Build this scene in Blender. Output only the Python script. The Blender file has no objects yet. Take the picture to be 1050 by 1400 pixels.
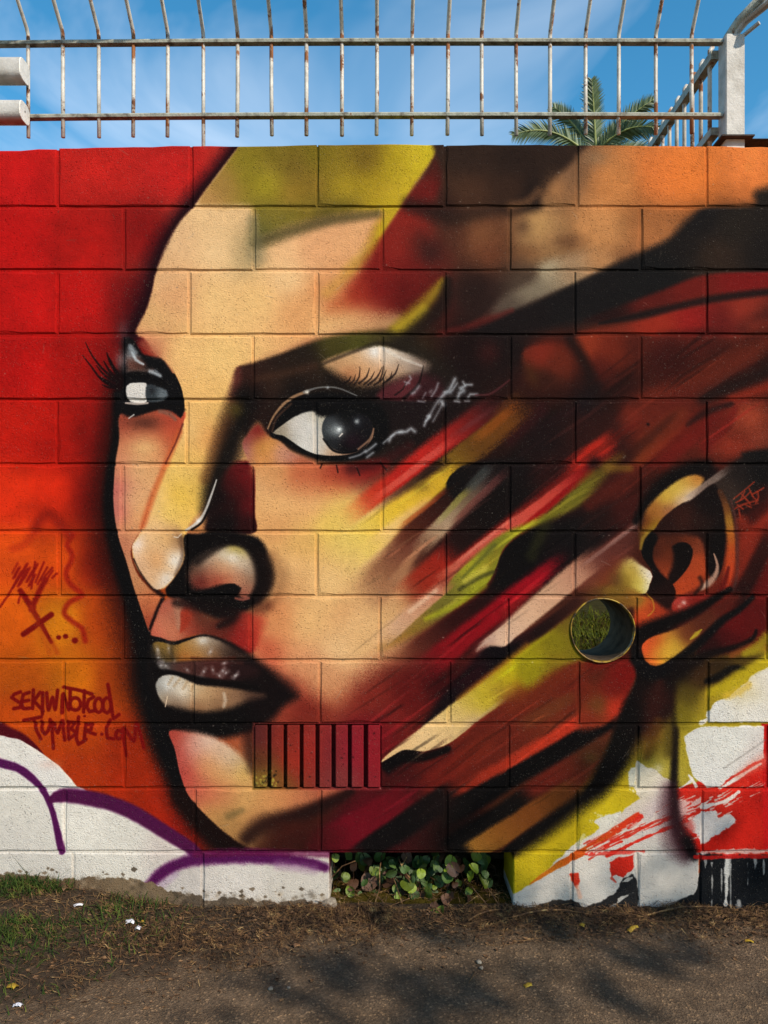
import bpy, bmesh, math, random
import numpy as np
from mathutils import Vector, Matrix, noise as mnoise

S = bpy.context.scene
COL = S.collection
# ---------------------------------------------------------------------------
# CAMERA, SKY, SUN, EXPOSURE
# ---------------------------------------------------------------------------
U = 0.0022624                 # metres per wall unit (a 177 unit block course pitch is 0.4 m)
D = 2.4                       # camera to wall
CX, CZ = 525.0, 740.0         # wall unit straight ahead of the lens
BASE = 1245.0                 # wall unit at ground level
def wx(px): return (px - CX) * U
def wz(py): return (BASE - py) * U
cam_d = bpy.data.cameras.new("camera"); cam = bpy.data.objects.new("camera", cam_d); COL.objects.link(cam)
cam.location = (0, -D, wz(CZ)); cam.rotation_euler = (math.radians(90), 0, 0)
cam_d.sensor_fit = 'VERTICAL'; cam_d.sensor_height = 36; cam_d.lens = 36 * D / (1400 * U)
cam_d.shift_y = (CZ - 700) / 1400
cam_d.clip_start = .02; cam_d.clip_end = 3000
S.camera = cam

SUN = Vector((0.50, -0.62, 0.605)).normalized()      # towards the sun
W = bpy.data.worlds.new("World"); S.world = W; W.use_nodes = True
nt = W.node_tree; nt.nodes.clear()
N = nt.nodes.new; L = nt.links.new
out = N("ShaderNodeOutputWorld"); bg = N("ShaderNodeBackground"); sky = N("ShaderNodeTexSky")
sky.sky_type = 'NISHITA'; sky.sun_disc = False
sky.sun_elevation = math.asin(SUN.z); sky.sun_rotation = math.atan2(SUN.x, SUN.y)
sky.air_density = 1.0; sky.dust_density = .3; sky.ozone_density = 1.2
tc = N("ShaderNodeTexCoord"); mp = N("ShaderNodeMapping"); mp.inputs['Scale'].default_value = (1.5, 1.5, 3.0); mp.inputs['Location'].default_value = (1.3, .2, .75)
cn = N("ShaderNodeTexNoise"); cn.inputs['Scale'].default_value = 1.5; cn.inputs['Detail'].default_value = 6; cn.inputs['Roughness'].default_value = .52; cn.inputs['Distortion'].default_value = .5
cr = N("ShaderNodeValToRGB"); cr.color_ramp.elements[0].position = .54; cr.color_ramp.elements[1].position = .86
cr.color_ramp.elements[1].color = (.62, .62, .62, 1)
mx = N("ShaderNodeMix"); mx.data_type = 'RGBA'; mx.inputs[7].default_value = (6.6, 7.0, 7.6, 1)
L(tc.outputs['Generated'], mp.inputs['Vector']); L(mp.outputs[0], cn.inputs['Vector']); L(cn.outputs['Fac'], cr.inputs['Fac'])
hs = N('ShaderNodeHueSaturation'); hs.inputs['Hue'].default_value = .485; hs.inputs['Saturation'].default_value = 1.38; hs.inputs['Value'].default_value = 1.0
L(sky.outputs[0], hs.inputs['Color'])
L(cr.outputs[0], mx.inputs[0]); L(hs.outputs[0], mx.inputs[6]); L(mx.outputs[2], bg.inputs['Color']); L(bg.outputs[0], out.inputs['Surface'])
bg.inputs['Strength'].default_value = .14
sun_d = bpy.data.lights.new("sun", 'SUN'); sun = bpy.data.objects.new("sun", sun_d); COL.objects.link(sun)
sun_d.energy = 3.7; sun_d.angle = math.radians(.55); sun_d.color = (1, .90, .76)
sun.rotation_euler = SUN.to_track_quat('Z', 'Y').to_euler(); sun.location = (4, -6, 6)
S.view_settings.view_transform = 'Standard'; S.view_settings.look = 'None'; S.view_settings.gamma = 1
S.view_settings.exposure = .50
S.cycles.use_denoising = True; S.cycles.max_bounces = 6

# ---------------------------------------------------------------------------
# THE MURAL PAINT: flat print, sprayed stroke by stroke onto one sheet of colour
# (x, y are wall coordinates in units of 2.2624 mm, counted from the left of the
# photographed stretch and downwards; colours are sRGB 0..255)
# ---------------------------------------------------------------------------
PX0, PX1, PY0, PY1, PS = -200, 1250, 180, 1280, 1.3
PW, PH = int((PX1 - PX0) * PS), int((PY1 - PY0) * PS)
rng = np.random.default_rng(7)
ROW_Y = [199, 283, 370, 458, 547, 635, 727, 815, 903, 990, 1078, 1165]

def value_noise(h, w, cell, rg):
    gh, gw = int(h / cell) + 3, int(w / cell) + 3
    g = rg.random((gh, gw)).astype(np.float32)
    ys = np.arange(h, dtype=np.float32) / cell; xs = np.arange(w, dtype=np.float32) / cell
    yi = ys.astype(int); xi = xs.astype(int); fy = ys - yi; fx = xs - xi
    fy = fy * fy * (3 - 2 * fy); fx = fx * fx * (3 - 2 * fx)
    a = g[yi] * (1 - fy)[:, None] + g[yi + 1] * fy[:, None]
    return a[:, xi] * (1 - fx) + a[:, xi + 1] * fx

def fbm(h, w, cell, n, rg):
    s = np.zeros((h, w), np.float32); a = 1.0; t = 0
    for _ in range(n):
        s += a * value_noise(h, w, cell, rg); t += a; a *= .55; cell = max(cell / 2.1, 1.05)
    return s / t - .5

NR = fbm(PH, PW, 16, 4, rng) * 2          # ragged edges
NL = fbm(PH, PW, 70, 4, rng) * 2          # soft mottling
ND = rng.random((PH, PW)).astype(np.float32) - .5   # spray dust
PAINT = np.zeros((PH, PW, 3), np.float32)

def idw(cols, x0, y0, w, h, e2=500.):
    """colour field over a window from (x, y, r, g, b) dabs"""
    st = 6
    gx = np.arange(0, w + st, st); gy = np.arange(0, h + st, st)
    X = (gx + x0) / PS + PX0; Y = (gy + y0) / PS + PY0
    num = np.zeros((len(gy), len(gx), 3)); den = np.zeros((len(gy), len(gx), 1))
    for (cx, cy, r, g, b) in cols:
        k = 1. / (((X[None, :] - cx) ** 2 + (Y[:, None] - cy) ** 2 + e2) ** 2.0) * 1e6
        num += k[..., None] * np.array((r, g, b), float); den += k[..., None]
    f = num / den
    ys = np.arange(h) / st; xs = np.arange(w) / st
    yi = ys.astype(int); xi = xs.astype(int); fy = (ys - yi)[:, None, None]; fx = (xs - xi)[None, :, None]
    yj = np.minimum(yi + 1, len(gy) - 1); xj = np.minimum(xi + 1, len(gx) - 1)
    a = f[yi] * (1 - fy) + f[yj] * fy
    return (a[:, xi] * (1 - fx) + a[:, xj] * fx).astype(np.float32)

def smooth(pts, closed, n=6):
    """Catmull-Rom through rows of numbers (x, y, extra)"""
    p = np.array(pts, np.float64); m = len(p); out = []
    rngk = range(m) if closed else range(m - 1)
    for i in rngk:
        if closed: a, b, c, d = p[i - 1], p[i], p[(i + 1) % m], p[(i + 2) % m]
        else: a, b, c, d = p[max(i - 1, 0)], p[i], p[i + 1], p[min(i + 2, m - 1)]
        L = math.hypot(c[0] - b[0], c[1] - b[1]); k = max(1, min(n, int(L / 5)))
        for j in range(k):
            t = j / k
            q = .5 * (2 * b + (c - a) * t + (2 * a - 5 * b + 4 * c - d) * t * t + (3 * b - a - 3 * c + d) * t ** 3)
            q[2:] = b[2:] * (1 - t) + c[2:] * t
            out.append(q)
    if not closed: out.append(p[-1])
    return np.array(out)

def win(q, pad):
    x0 = max(0, int((q[:, 0].min() - pad - PX0) * PS)); x1 = min(PW, int((q[:, 0].max() + pad - PX0) * PS) + 2)
    y0 = max(0, int((q[:, 1].min() - pad - PY0) * PS)); y1 = min(PH, int((q[:, 1].max() + pad - PY0) * PS) + 2)
    return x0, y0, x1, y1

def lay(alpha, col, x0, y0, x1, y1, op, dust, mottle=0):
    a = alpha
    if mottle: a = np.clip(a * (1 + mottle * NL[y0:y1, x0:x1] * 1.6), 0, 1)
    if dust: a = np.clip(a + ND[y0:y1, x0:x1] * 4 * a * (1 - a) * dust, 0, 1)
    a = (a * op)[..., None]
    c = idw(col, x0, y0, x1 - x0, y1 - y0, min(500., 12 + (.10 * max(x1 - x0, y1 - y0) / PS) ** 2)) if isinstance(col, list) else np.array(col, np.float32)
    s = PAINT[y0:y1, x0:x1]; s += (c - s) * a

def fill(pts, col, f=3., op=1., rough=0., dust=.5, curve=True, mottle=0):
    """a sprayed patch: pts (x, y[, feather]); the feather may change along the edge"""
    p = [tuple(t) if len(t) > 2 else (t[0], t[1], f) for t in pts]
    q = smooth(p, True) if curve else np.array(p, np.float64)
    x0, y0, x1, y1 = win(q, q[:, 2].max() * .6 + rough + 2)
    if x1 <= x0 or y1 <= y0: return
    X = ((np.arange(x0, x1) + .5) / PS + PX0).astype(np.float32)[None, :]
    Y = ((np.arange(y0, y1) + .5) / PS + PY0).astype(np.float32)[:, None]
    best = np.full((y1 - y0, x1 - x0), 1e9, np.float32); fe = np.full_like(best, f); ins = np.zeros(best.shape, bool)
    m = len(q)
    for i in range(m):
        ax, ay, af = map(float, q[i]); bx, by, bf = map(float, q[(i + 1) % m])
        dx, dy = bx - ax, by - ay; l2 = dx * dx + dy * dy
        if l2 < 1e-6: continue
        t = np.clip(((X - ax) * (dx / l2) + (Y - ay) * (dy / l2)), 0, 1)
        d = (X - ax - t * dx) ** 2 + (Y - ay - t * dy) ** 2
        u = d < best
        best = np.where(u, d, best); fe = np.where(u, af + t * (bf - af), fe)
        if ay != by:
            cr = ((ay <= Y) != (by <= Y)) & (X < ax + (Y - ay) * (dx / dy))
            ins ^= cr
    sd = np.sqrt(best); sd = np.where(ins, sd, -sd)
    if rough: sd = sd + NR[y0:y1, x0:x1] * rough
    a = np.clip(sd / np.maximum(fe, .6) + .5, 0, 1); a = a * a * (3 - 2 * a)
    lay(a, col, x0, y0, x1, y1, op, dust if f > 2 or q[:, 2].max() > 4 else 0, mottle)

def stroke(pts, col, w=4., soft=.5, op=1., rough=0., dust=.5, curve=True, mottle=0):
    """a pulled line: pts (x, y[, width]); soft 0 = hard nib, 1 = airbrush"""
    p = [tuple(t) if len(t) > 2 else (t[0], t[1], w) for t in pts]
    q = smooth(p, False) if curve and len(p) > 2 else np.array(p, np.float64)
    wm = q[:, 2].max()
    x0, y0, x1, y1 = win(q, wm * (.5 + .5 * soft) + rough + 2)
    if x1 <= x0 or y1 <= y0: return
    X = ((np.arange(x0, x1) + .5) / PS + PX0).astype(np.float32)[None, :]
    Y = ((np.arange(y0, y1) + .5) / PS + PY0).astype(np.float32)[:, None]
    A = np.zeros((y1 - y0, x1 - x0), np.float32)
    nr = NR[y0:y1, x0:x1] * rough if rough else 0
    for i in range(len(q) - 1):
        ax, ay, aw = map(float, q[i]); bx, by, bw = map(float, q[i + 1])
        dx, dy = bx - ax, by - ay; l2 = dx * dx + dy * dy
        if l2 < 1e-6: continue
        t = np.clip(((X - ax) * (dx / l2) + (Y - ay) * (dy / l2)), 0, 1)
        d = np.sqrt((X - ax - t * dx) ** 2 + (Y - ay - t * dy) ** 2) + nr
        ww = np.maximum(aw + t * (bw - aw), .3) * .5
        s = np.maximum(ww * soft, .45)
        a = np.clip((ww - d) / (2 * s) + .5, 0, 1)
        A = np.maximum(A, a)
    A = A * A * (3 - 2 * A)
    lay(A, col, x0, y0, x1, y1, op, dust if soft > .3 and wm > 5 else 0, mottle)

def streak(x0, y0, x1, y1, w0, w1, su, sl, f0, f1, cols, op=1., dust=.5, mottle=0):
    """a long pulled lock of spray: su / sl = softness of its upper and lower side, f0 / f1 = fade at its ends"""
    L_ = math.hypot(x1 - x0, y1 - y0); tx, ty = (x1 - x0) / L_, (y1 - y0) / L_
    su, sl = su * .72, sl * .72
    nx, ny = -ty, tx
    if ny < 0: nx, ny = -nx, -ny
    wm = max(w0, w1) / 2 + max(su, sl)
    a0, b0, a1, b1 = win(np.array([(x0, y0), (x1, y1)]), wm + 2)
    if a1 <= a0 or b1 <= b0: return
    X = ((np.arange(a0, a1) + .5) / PS + PX0).astype(np.float32)[None, :] - x0
    Y = ((np.arange(b0, b1) + .5) / PS + PY0).astype(np.float32)[:, None] - y0
    u = X * tx + Y * ty; v = X * nx + Y * ny
    v = v + NL[b0:b1, a0:a1] * 2.2
    hw = (w0 + (w1 - w0) * np.clip(u / L_, 0, 1)) / 2
    sm = lambda q: (lambda c: c * c * (3 - 2 * c))(np.clip(q, 0, 1))
    a = sm((hw - v) / sl + .5) * sm((v + hw) / su + .5) * sm(u / f0) * sm((L_ - u) / f1)
    a = np.clip(a, 0, 1)
    if dust: a = np.clip(a + ND[b0:b1, a0:a1] * 4 * a * (1 - a) * dust, 0, 1)
    if mottle: a = np.clip(a * (1 + mottle * NL[b0:b1, a0:a1] * 1.6), 0, 1)
    if not isinstance(cols, list): cols = [cols]
    t = np.clip(u / L_, 0, 1) * (len(cols) - 1) if len(cols) > 1 else np.zeros_like(u)
    i = np.minimum(t.astype(int), max(len(cols) - 2, 0)); f = (t - i)[..., None]
    C = np.array(cols, np.float32); c = C[i] * (1 - f) + C[np.minimum(i + 1, len(cols) - 1)] * f
    S_ = PAINT[b0:b1, a0:a1]; S_ += (c - S_) * (a * op)[..., None]

def dab(x, y, r, col, op=1., ry=None, dust=.5):
    """one puff of the can"""
    ry = ry or r
    x0, y0, x1, y1 = win(np.array([(x - r * 1.5, y - ry * 1.5), (x + r * 1.5, y + ry * 1.5)]), 1)
    X = ((np.arange(x0, x1) + .5) / PS + PX0).astype(np.float32)[None, :]
    Y = ((np.arange(y0, y1) + .5) / PS + PY0).astype(np.float32)[:, None]
    a = np.exp(-(((X - x) / r) ** 2 + ((Y - y) / ry) ** 2) * 1.6)
    lay(a, col, x0, y0, x1, y1, op, dust)

def paint_mural():
    K = (14, 11, 12)
    # ---------------------------------------------------------------- ground coat
    PAINT[:] = idw([
        # red to orange field on the left
        (-150, 250, 150, 18, 16), (20, 240, 198, 24, 22), (130, 235, 190, 34, 26), (240, 240, 178, 30, 26), (20, 330, 188, 18, 15), (120, 330, 172, 22, 16),
        (200, 320, 140, 18, 16), (20, 420, 196, 20, 16), (110, 410, 178, 18, 14), (180, 410, 110, 14, 14), (30, 500, 184, 16, 12), (100, 500, 160, 16, 10), (150, 500, 120, 12, 10),
        (20, 590, 190, 26, 10), (70, 600, 172, 20, 8), (130, 600, 128, 14, 8), (20, 680, 204, 46, 12), (70, 680, 196, 40, 10), (125, 680, 120, 16, 8),
        (20, 760, 216, 78, 12), (80, 770, 204, 74, 8), (130, 770, 130, 28, 8), (20, 850, 212, 92, 8), (80, 850, 212, 124, 12), (140, 850, 166, 62, 8),
        (20, 930, 186, 84, 6), (100, 930, 194, 104, 8), (160, 930, 150, 58, 6), (20, 970, 178, 68, 6), (110, 1000, 182, 66, 6), (180, 1020, 150, 40, 6),
        (110, 1060, 184, 56, 8), (180, 1070, 168, 42, 6), (220, 1100, 160, 36, 8), (240, 1140, 150, 26, 10), (-150, 700, 190, 50, 10), (-150, 1000, 170, 50, 8),
        # skin
        (290, 320, 224, 180, 128), (250, 400, 224, 178, 122), (340, 420, 226, 180, 120), (400, 400, 222, 170, 112), (300, 520, 222, 176, 112),
        (400, 700, 220, 168, 110), (420, 800, 220, 170, 112), (450, 870, 218, 170, 116), (380, 860, 212, 154, 100), (250, 640, 220, 176, 110), (480, 760, 214, 170, 112),
        (450, 930, 186, 112, 72), (380, 910, 186, 96, 66), (420, 965, 120, 36, 26), (400, 940, 170, 74, 50),
        # top of the right side
        (700, 235, 48, 32, 26), (640, 250, 62, 40, 30), (780, 230, 120, 86, 60), (840, 250, 190, 124, 70), (900, 240, 214, 122, 60), (950, 240, 222, 124, 54), (1020, 235, 226, 128, 62), (1200, 240, 200, 110, 56),
        (560, 320, 138, 38, 28), (620, 320, 74, 40, 28), (660, 330, 104, 60, 38), (740, 320, 172, 128, 82), (820, 310, 190, 132, 80), (900, 310, 170, 108, 62), (980, 330, 44, 34, 26), (1040, 330, 34, 28, 24),
        (480, 410, 150, 54, 36), (530, 400, 116, 26, 22), (580, 420, 80, 26, 20), (650, 400, 46, 28, 24), (720, 400, 80, 64, 52), (700, 440, 36, 26, 24), (800, 400, 34, 28, 26), (900, 390, 36, 26, 24),
        (930, 430, 140, 40, 26), (1030, 400, 110, 28, 22), (1020, 430, 150, 52, 32), (1200, 420, 110, 36, 24),
        # dark field right of the eye
        (560, 470, 40, 24, 15), (640, 480, 30, 15, 14), (610, 530, 25, 15, 15), (700, 480, 24, 15, 15), (745, 490, 86, 28, 17), (830, 480, 96, 33, 17), (760, 530, 46, 18, 12), (840, 530, 38, 14, 11),
        (920, 500, 56, 17, 12), (1000, 500, 57, 20, 14), (1040, 480, 43, 15, 12), (1030, 530, 79, 24, 14), (1200, 520, 57, 17, 12),
        (540, 570, 17, 11, 12), (700, 580, 41, 18, 12), (760, 590, 21, 14, 14), (820, 560, 36, 17, 14), (880, 570, 86, 31, 18), (930, 590, 89, 28, 17), (860, 610, 79, 28, 15), (1020, 570, 99, 38, 23), (1010, 610, 100, 33, 20),
        (700, 660, 28, 12, 11), (640, 690, 28, 17, 12), (760, 660, 50, 12, 11), (850, 660, 60, 20, 12), (800, 700, 21, 11, 10), (860, 690, 50, 15, 11), (1040, 640, 17, 12, 12), (1020, 700, 64, 20, 12), (1200, 620, 43, 15, 12),
        (560, 770, 146, 98, 66), (600, 760, 92, 28, 15), (530, 790, 176, 124, 82), (740, 770, 18, 10, 11), (820, 770, 79, 33, 21), (860, 760, 86, 33, 20), (1030, 750, 108, 30, 17), (1040, 790, 79, 15, 11), (1200, 770, 72, 17, 11),
        (540, 870, 180, 120, 80), (580, 880, 110, 50, 34), (620, 870, 57, 14, 12), (660, 850, 86, 10, 14), (560, 940, 100, 20, 18), (500, 940, 128, 38, 28), (600, 930, 64, 10, 12), (740, 880, 86, 43, 28),
        (900, 850, 43, 14, 10), (990, 850, 60, 12, 10), (1020, 850, 80, 15, 11), (1200, 860, 79, 15, 11),
        # below the mouth and jaw
        (500, 1010, 112, 16, 24), (560, 1060, 90, 24, 16), (620, 1050, 120, 36, 20), (680, 1040, 136, 40, 22), (740, 970, 110, 40, 22), (780, 960, 120, 42, 22), (820, 950, 130, 28, 16),
        (530, 1100, 96, 12, 22), (500, 1130, 50, 14, 14), (580, 1120, 44, 18, 14), (640, 1110, 40, 16, 12), (700, 1110, 100, 54, 20), (740, 1080, 90, 36, 18), (780, 1040, 70, 24, 16), (440, 1140, 60, 22, 14), (400, 1150, 56, 20, 14),
        (860, 980, 24, 14, 12), (900, 960, 48, 24, 14), (890, 1020, 110, 78, 22), (945, 950, 130, 108, 26), (940, 1000, 150, 130, 30), (1000, 920, 170, 146, 26), (1040, 900, 150, 110, 24),
        (830, 1110, 190, 164, 26), (790, 1150, 190, 162, 22), (740, 1180, 186, 158, 22), (880, 1060, 180, 160, 60), (1000, 1110, 200, 34, 20), (1200, 1000, 190, 30, 20), (1200, 1120, 190, 30, 20),
        (340, 1100, 190, 140, 84), (100, 1200, 200, 188, 176)], 0, 0, PW, PH, 420.)
    PAINT[:] *= (1 + NL[..., None] * .16)

    # ---------------------------------------------------------------- black outline down the left of the face
    stroke([(330, 190, 26), (296, 236, 26), (262, 278, 28), (238, 314, 30), (218, 350, 34), (206, 390, 38), (196, 420, 40), (178, 462, 34)], (54, 6, 16), soft=.95, op=.85)
    stroke([(325, 200, 12), (296, 238, 10), (262, 280, 12), (236, 320, 16), (218, 360, 20), (208, 400, 20), (196, 428, 20), (180, 458, 18)], (30, 6, 14), soft=.9, op=.8)
    stroke([(160, 540, 34), (158, 580, 40), (150, 640, 44), (148, 700, 46), (156, 760, 48), (172, 820, 52), (186, 870, 56), (198, 930, 58), (222, 990, 48), (240, 1050, 44), (262, 1100, 50), (300, 1142, 60)], (44, 9, 7), soft=.95, op=.85)
    stroke([(164, 540, 18), (161, 600, 18), (153, 650, 18), (151, 700, 20), (162, 760, 22), (180, 820, 24), (198, 880, 36), (210, 940, 54), (222, 1000, 44), (240, 1050, 36), (262, 1096, 36), (306, 1144, 40)], K, soft=.6)
    stroke([(250, 1090, 30), (290, 1128, 40), (330, 1156, 36)], (26, 10, 8), soft=.7)

    # ---------------------------------------------------------------- face, upper part
    skin = [(290, 300, 222, 182, 132), (300, 345, 230, 190, 140), (335, 345, 176, 150, 106), (245, 330, 218, 176, 130), (230, 380, 218, 172, 124), (240, 400, 210, 154, 106), (290, 410, 228, 184, 124), (350, 410, 228, 182, 120),
            (390, 345, 226, 178, 128), (395, 380, 230, 188, 136), (425, 345, 218, 160, 112), (410, 425, 216, 156, 100), (440, 400, 206, 140, 88), (440, 430, 214, 160, 104), (210, 440, 214, 168, 112), (250, 480, 226, 180, 116), (300, 490, 228, 184, 118), (280, 540, 226, 178, 110), (300, 560, 214, 170, 100), (200, 475, 190, 116, 84),
            (260, 590, 222, 180, 116), (285, 600, 214, 150, 84), (270, 630, 218, 172, 96), (250, 680, 226, 186, 78), (262, 690, 222, 178, 84), (225, 680, 226, 184, 122), (215, 720, 224, 182, 128), (245, 650, 224, 184, 104), (270, 670, 200, 160, 78), (250, 715, 224, 180, 96)]
    fill([(345, 172, 5), (328, 198, 5), (302, 232, 5), (268, 278, 4), (244, 306, 6), (226, 340, 8), (213, 372, 4), (208, 396, 4), (200, 423, 5), (185, 455, 5), (196, 462, 5), (214, 486, 8), (236, 506, 6), (247, 530, 4), (251, 552, 4), (248, 583, 4), (240, 604, 4), (226, 633, 4), (212, 666, 4), (204, 690, 4), (193, 724, 4),
          (181, 746, 3), (184, 770, 3), (196, 790, 3), (212, 805, 4), (230, 800, 5), (252, 766, 5), (256, 724, 6), (280, 690, 12), (290, 660, 16), (300, 620, 26), (314, 580, 30), (322, 540, 18), (325, 502, 10), (345, 490, 8), (400, 470, 8), (450, 455, 20), (500, 440, 50), (520, 400, 60), (520, 330, 60), (560, 260, 30), (600, 197, 10), (612, 172, 10)], skin, mottle=.05)
    # cheek under the eye
    fill([(346, 640, 14), (350, 690, 4), (348, 725, 5), (372, 760, 14), (378, 800, 14), (366, 828, 14), (350, 850, 20), (345, 880, 16), (368, 905, 30), (410, 930, 46), (450, 950, 60), (500, 920, 60), (535, 880, 46), (560, 850, 50), (560, 800, 70), (540, 760, 60), (530, 700, 50), (500, 680, 40), (470, 660, 40), (420, 640, 40)],
         [(370, 660, 212, 160, 108), (420, 690, 218, 162, 106), (380, 720, 208, 150, 94), (410, 740, 214, 166, 96), (450, 720, 220, 184, 90), (480, 740, 216, 182, 96), (400, 780, 222, 174, 116), (395, 800, 200, 148, 96), (450, 800, 224, 182, 122), (500, 770, 214, 174, 112), (520, 750, 206, 164, 108), (420, 850, 224, 176, 116), (480, 850, 222, 178, 124), (500, 870, 214, 168, 114), (470, 840, 206, 150, 98), (440, 830, 218, 170, 112), (380, 850, 208, 140, 88), (460, 890, 222, 180, 128), (370, 830, 204, 128, 80), (520, 800, 190, 140, 96), (420, 910, 206, 140, 96), (450, 920, 200, 140, 96), (360, 890, 190, 90, 60), (380, 690, 220, 168, 110)])

    # ---------------------------------------------------------------- hair: yellow and olive sweep
    fill([(345, 170, 4), (328, 198, 4), (304, 231, 6), (272, 276, 8), (300, 282, 20), (345, 284, 16), (350, 330, 40), (400, 312, 30), (470, 296, 24), (520, 290, 20), (512, 312, 20), (498, 344, 26), (474, 372, 30), (490, 372, 30), (516, 340, 10), (530, 312, 6), (550, 280, 8), (566, 254, 9), (588, 222, 8), (603, 197, 6), (608, 170, 4)],
         [(300, 250, 158, 122, 60), (280, 272, 186, 140, 84), (340, 230, 136, 120, 32), (375, 215, 122, 104, 30), (370, 250, 164, 148, 34), (400, 230, 104, 84, 26), (400, 262, 150, 116, 36), (430, 215, 120, 104, 26), (425, 250, 138, 108, 40), (460, 230, 136, 114, 32), (470, 256, 176, 148, 34), (500, 220, 112, 88, 28), (510, 250, 168, 140, 30), (540, 230, 170, 146, 28), (570, 220, 196, 172, 34), (590, 205, 198, 176, 36), (555, 255, 194, 168, 32), (540, 275, 190, 160, 36), (370, 295, 132, 114, 42), (360, 315, 104, 98, 50), (420, 292, 128, 106, 30), (470, 290, 98, 84, 28), (500, 330, 182, 146, 40), (520, 305, 188, 158, 30), (480, 362, 192, 150, 60), (400, 300, 120, 108, 40), (440, 300, 84, 74, 34)], mottle=.1)
    stroke([(352, 332, 16), (400, 316, 16), (450, 302, 14), (516, 292, 12)], (74, 66, 38), soft=1, op=.65)
    stroke([(345, 300, 14), (350, 350, 22)], (120, 112, 84), soft=1, op=.5)
    # red lock right of it
    fill([(612, 170, 10), (602, 200, 10), (584, 236, 10), (562, 264, 8), (544, 292, 8), (522, 322, 10), (500, 356, 26), (470, 390, 40), (450, 420, 40), (480, 424, 40), (530, 420, 50), (580, 410, 50), (610, 360, 50), (580, 300, 30), (606, 260, 20), (612, 215, 12)],
         [(596, 225, 76, 30, 22), (580, 260, 110, 28, 24), (560, 300, 140, 38, 28), (540, 340, 142, 38, 28), (520, 360, 128, 30, 24), (580, 330, 84, 34, 26), (600, 350, 100, 34, 26), (490, 400, 158, 50, 32), (520, 395, 120, 22, 20), (550, 400, 96, 20, 18), (460, 410, 190, 104, 60), (560, 370, 110, 26, 22)])
    stroke([(448, 400, 16), (470, 380, 16), (486, 360, 14)], (196, 148, 70), soft=1, op=.6)
    stroke([(560, 280, 20), (620, 296, 26), (660, 290, 14)], (34, 24, 20), soft=1, op=.7)
    dab(590, 345, 22, (40, 26, 24), .55); dab(660, 318, 36, (136, 88, 54), .6); dab(670, 350, 24, (112, 62, 38), .6)
    # pale brow bone and yellow tail
    stroke([(445, 455, 30), (490, 448, 34), (540, 440, 24)], (216, 172, 118), soft=1, op=.7)
    stroke([(540, 452, 16), (570, 428, 22), (592, 404, 18), (606, 384, 10)], (150, 124, 30), soft=.9, op=.85)
    stroke([(532, 462, 16), (556, 446, 20), (580, 424, 14)], (176, 150, 36), soft=.8, op=.85)
    stroke([(556, 462, 22), (586, 436, 22), (606, 412, 20), (612, 384, 12)], (30, 22, 18), soft=.8, op=.8)

    # ---------------------------------------------------------------- top right browns
    fill([(606, 165, 6), (815, 165, 6), (788, 214, 16), (762, 240, 16), (740, 268, 14), (730, 290, 20), (612, 290, 30), (604, 240, 14)],
         [(640, 215, 52, 36, 28), (700, 220, 44, 30, 24), (750, 220, 50, 34, 26), (640, 260, 78, 50, 34), (700, 255, 62, 40, 28), (735, 262, 30, 20, 18), (600, 290, 50, 28, 22)], mottle=.1)
    stroke([(700, 282, 14), (720, 276, 10), (736, 262, 12)], (140, 96, 62), soft=1, op=.5)
    dab(760, 258, 22, (178, 124, 76), .6); dab(735, 306, 24, (188, 146, 90), .6); dab(775, 330, 26, (104, 68, 44), .7, 14); dab(720, 345, 26, (120, 78, 48), .6, 14); dab(715, 310, 14, (70, 46, 34), .5)
    dab(840, 250, 40, (196, 126, 68), .5); dab(815, 215, 22, (140, 112, 84), .5, 14); dab(920, 240, 50, (224, 120, 48), .5)
    # pale smoke streak
    fill([(775, 350, 20), (740, 360, 20), (730, 384, 20), (690, 404, 16), (664, 430, 14), (640, 446, 10), (690, 430, 14), (730, 410, 12), (790, 386, 12), (840, 360, 20), (815, 340, 26)],
         [(750, 362, 176, 160, 130), (730, 395, 128, 114, 94), (690, 418, 92, 78, 66), (780, 360, 176, 140, 104), (650, 442, 90, 34, 26), (820, 350, 186, 132, 84)], op=.9, mottle=.12)
    # the big black sweep
    fill([(1260, 240, 20), (1050, 256, 20), (1030, 280, 14), (966, 284, 10), (940, 300, 20), (914, 326, 16), (876, 345, 16), (830, 366, 14), (784, 390, 10), (730, 414, 10), (690, 432, 12), (640, 452, 20), (690, 460, 20), (800, 440, 26), (900, 402, 14), (966, 376, 10), (1050, 372, 14), (1260, 360, 20)],
         [(1000, 310, 40, 32, 26), (980, 345, 54, 38, 28), (930, 330, 30, 24, 22), (900, 370, 24, 22, 22), (800, 410, 26, 22, 22), (700, 445, 28, 20, 20), (960, 300, 26, 22, 22), (1050, 340, 30, 24, 22)])
    # red tongues under it
    fill([(800, 438, 10), (850, 418, 12), (900, 399, 10), (966, 376, 8), (1060, 371, 8), (1260, 360, 8), (1260, 385, 12), (1050, 396, 14), (967, 405, 12), (900, 420, 12), (833, 438, 10)],
         [(830, 430, 40, 18, 16), (890, 412, 92, 26, 20), (950, 392, 110, 28, 21), (1020, 384, 122, 22, 20)])
    fill([(790, 456, 6), (840, 446, 10), (900, 432, 10), (967, 416, 10), (1050, 402, 12), (1260, 385, 10), (1260, 440, 14), (1050, 436, 30), (1010, 458, 14), (900, 458, 5)],
         [(830, 452, 116, 42, 26), (900, 445, 150, 44, 26), (950, 435, 146, 28, 24), (980, 440, 100, 26, 22), (1020, 420, 150, 50, 32), (1040, 445, 50, 20, 18)])
    stroke([(820, 442, 4), (880, 430, 9), (967, 410, 10), (1060, 398, 9)], (26, 18, 18), soft=.9, op=.85)
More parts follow.
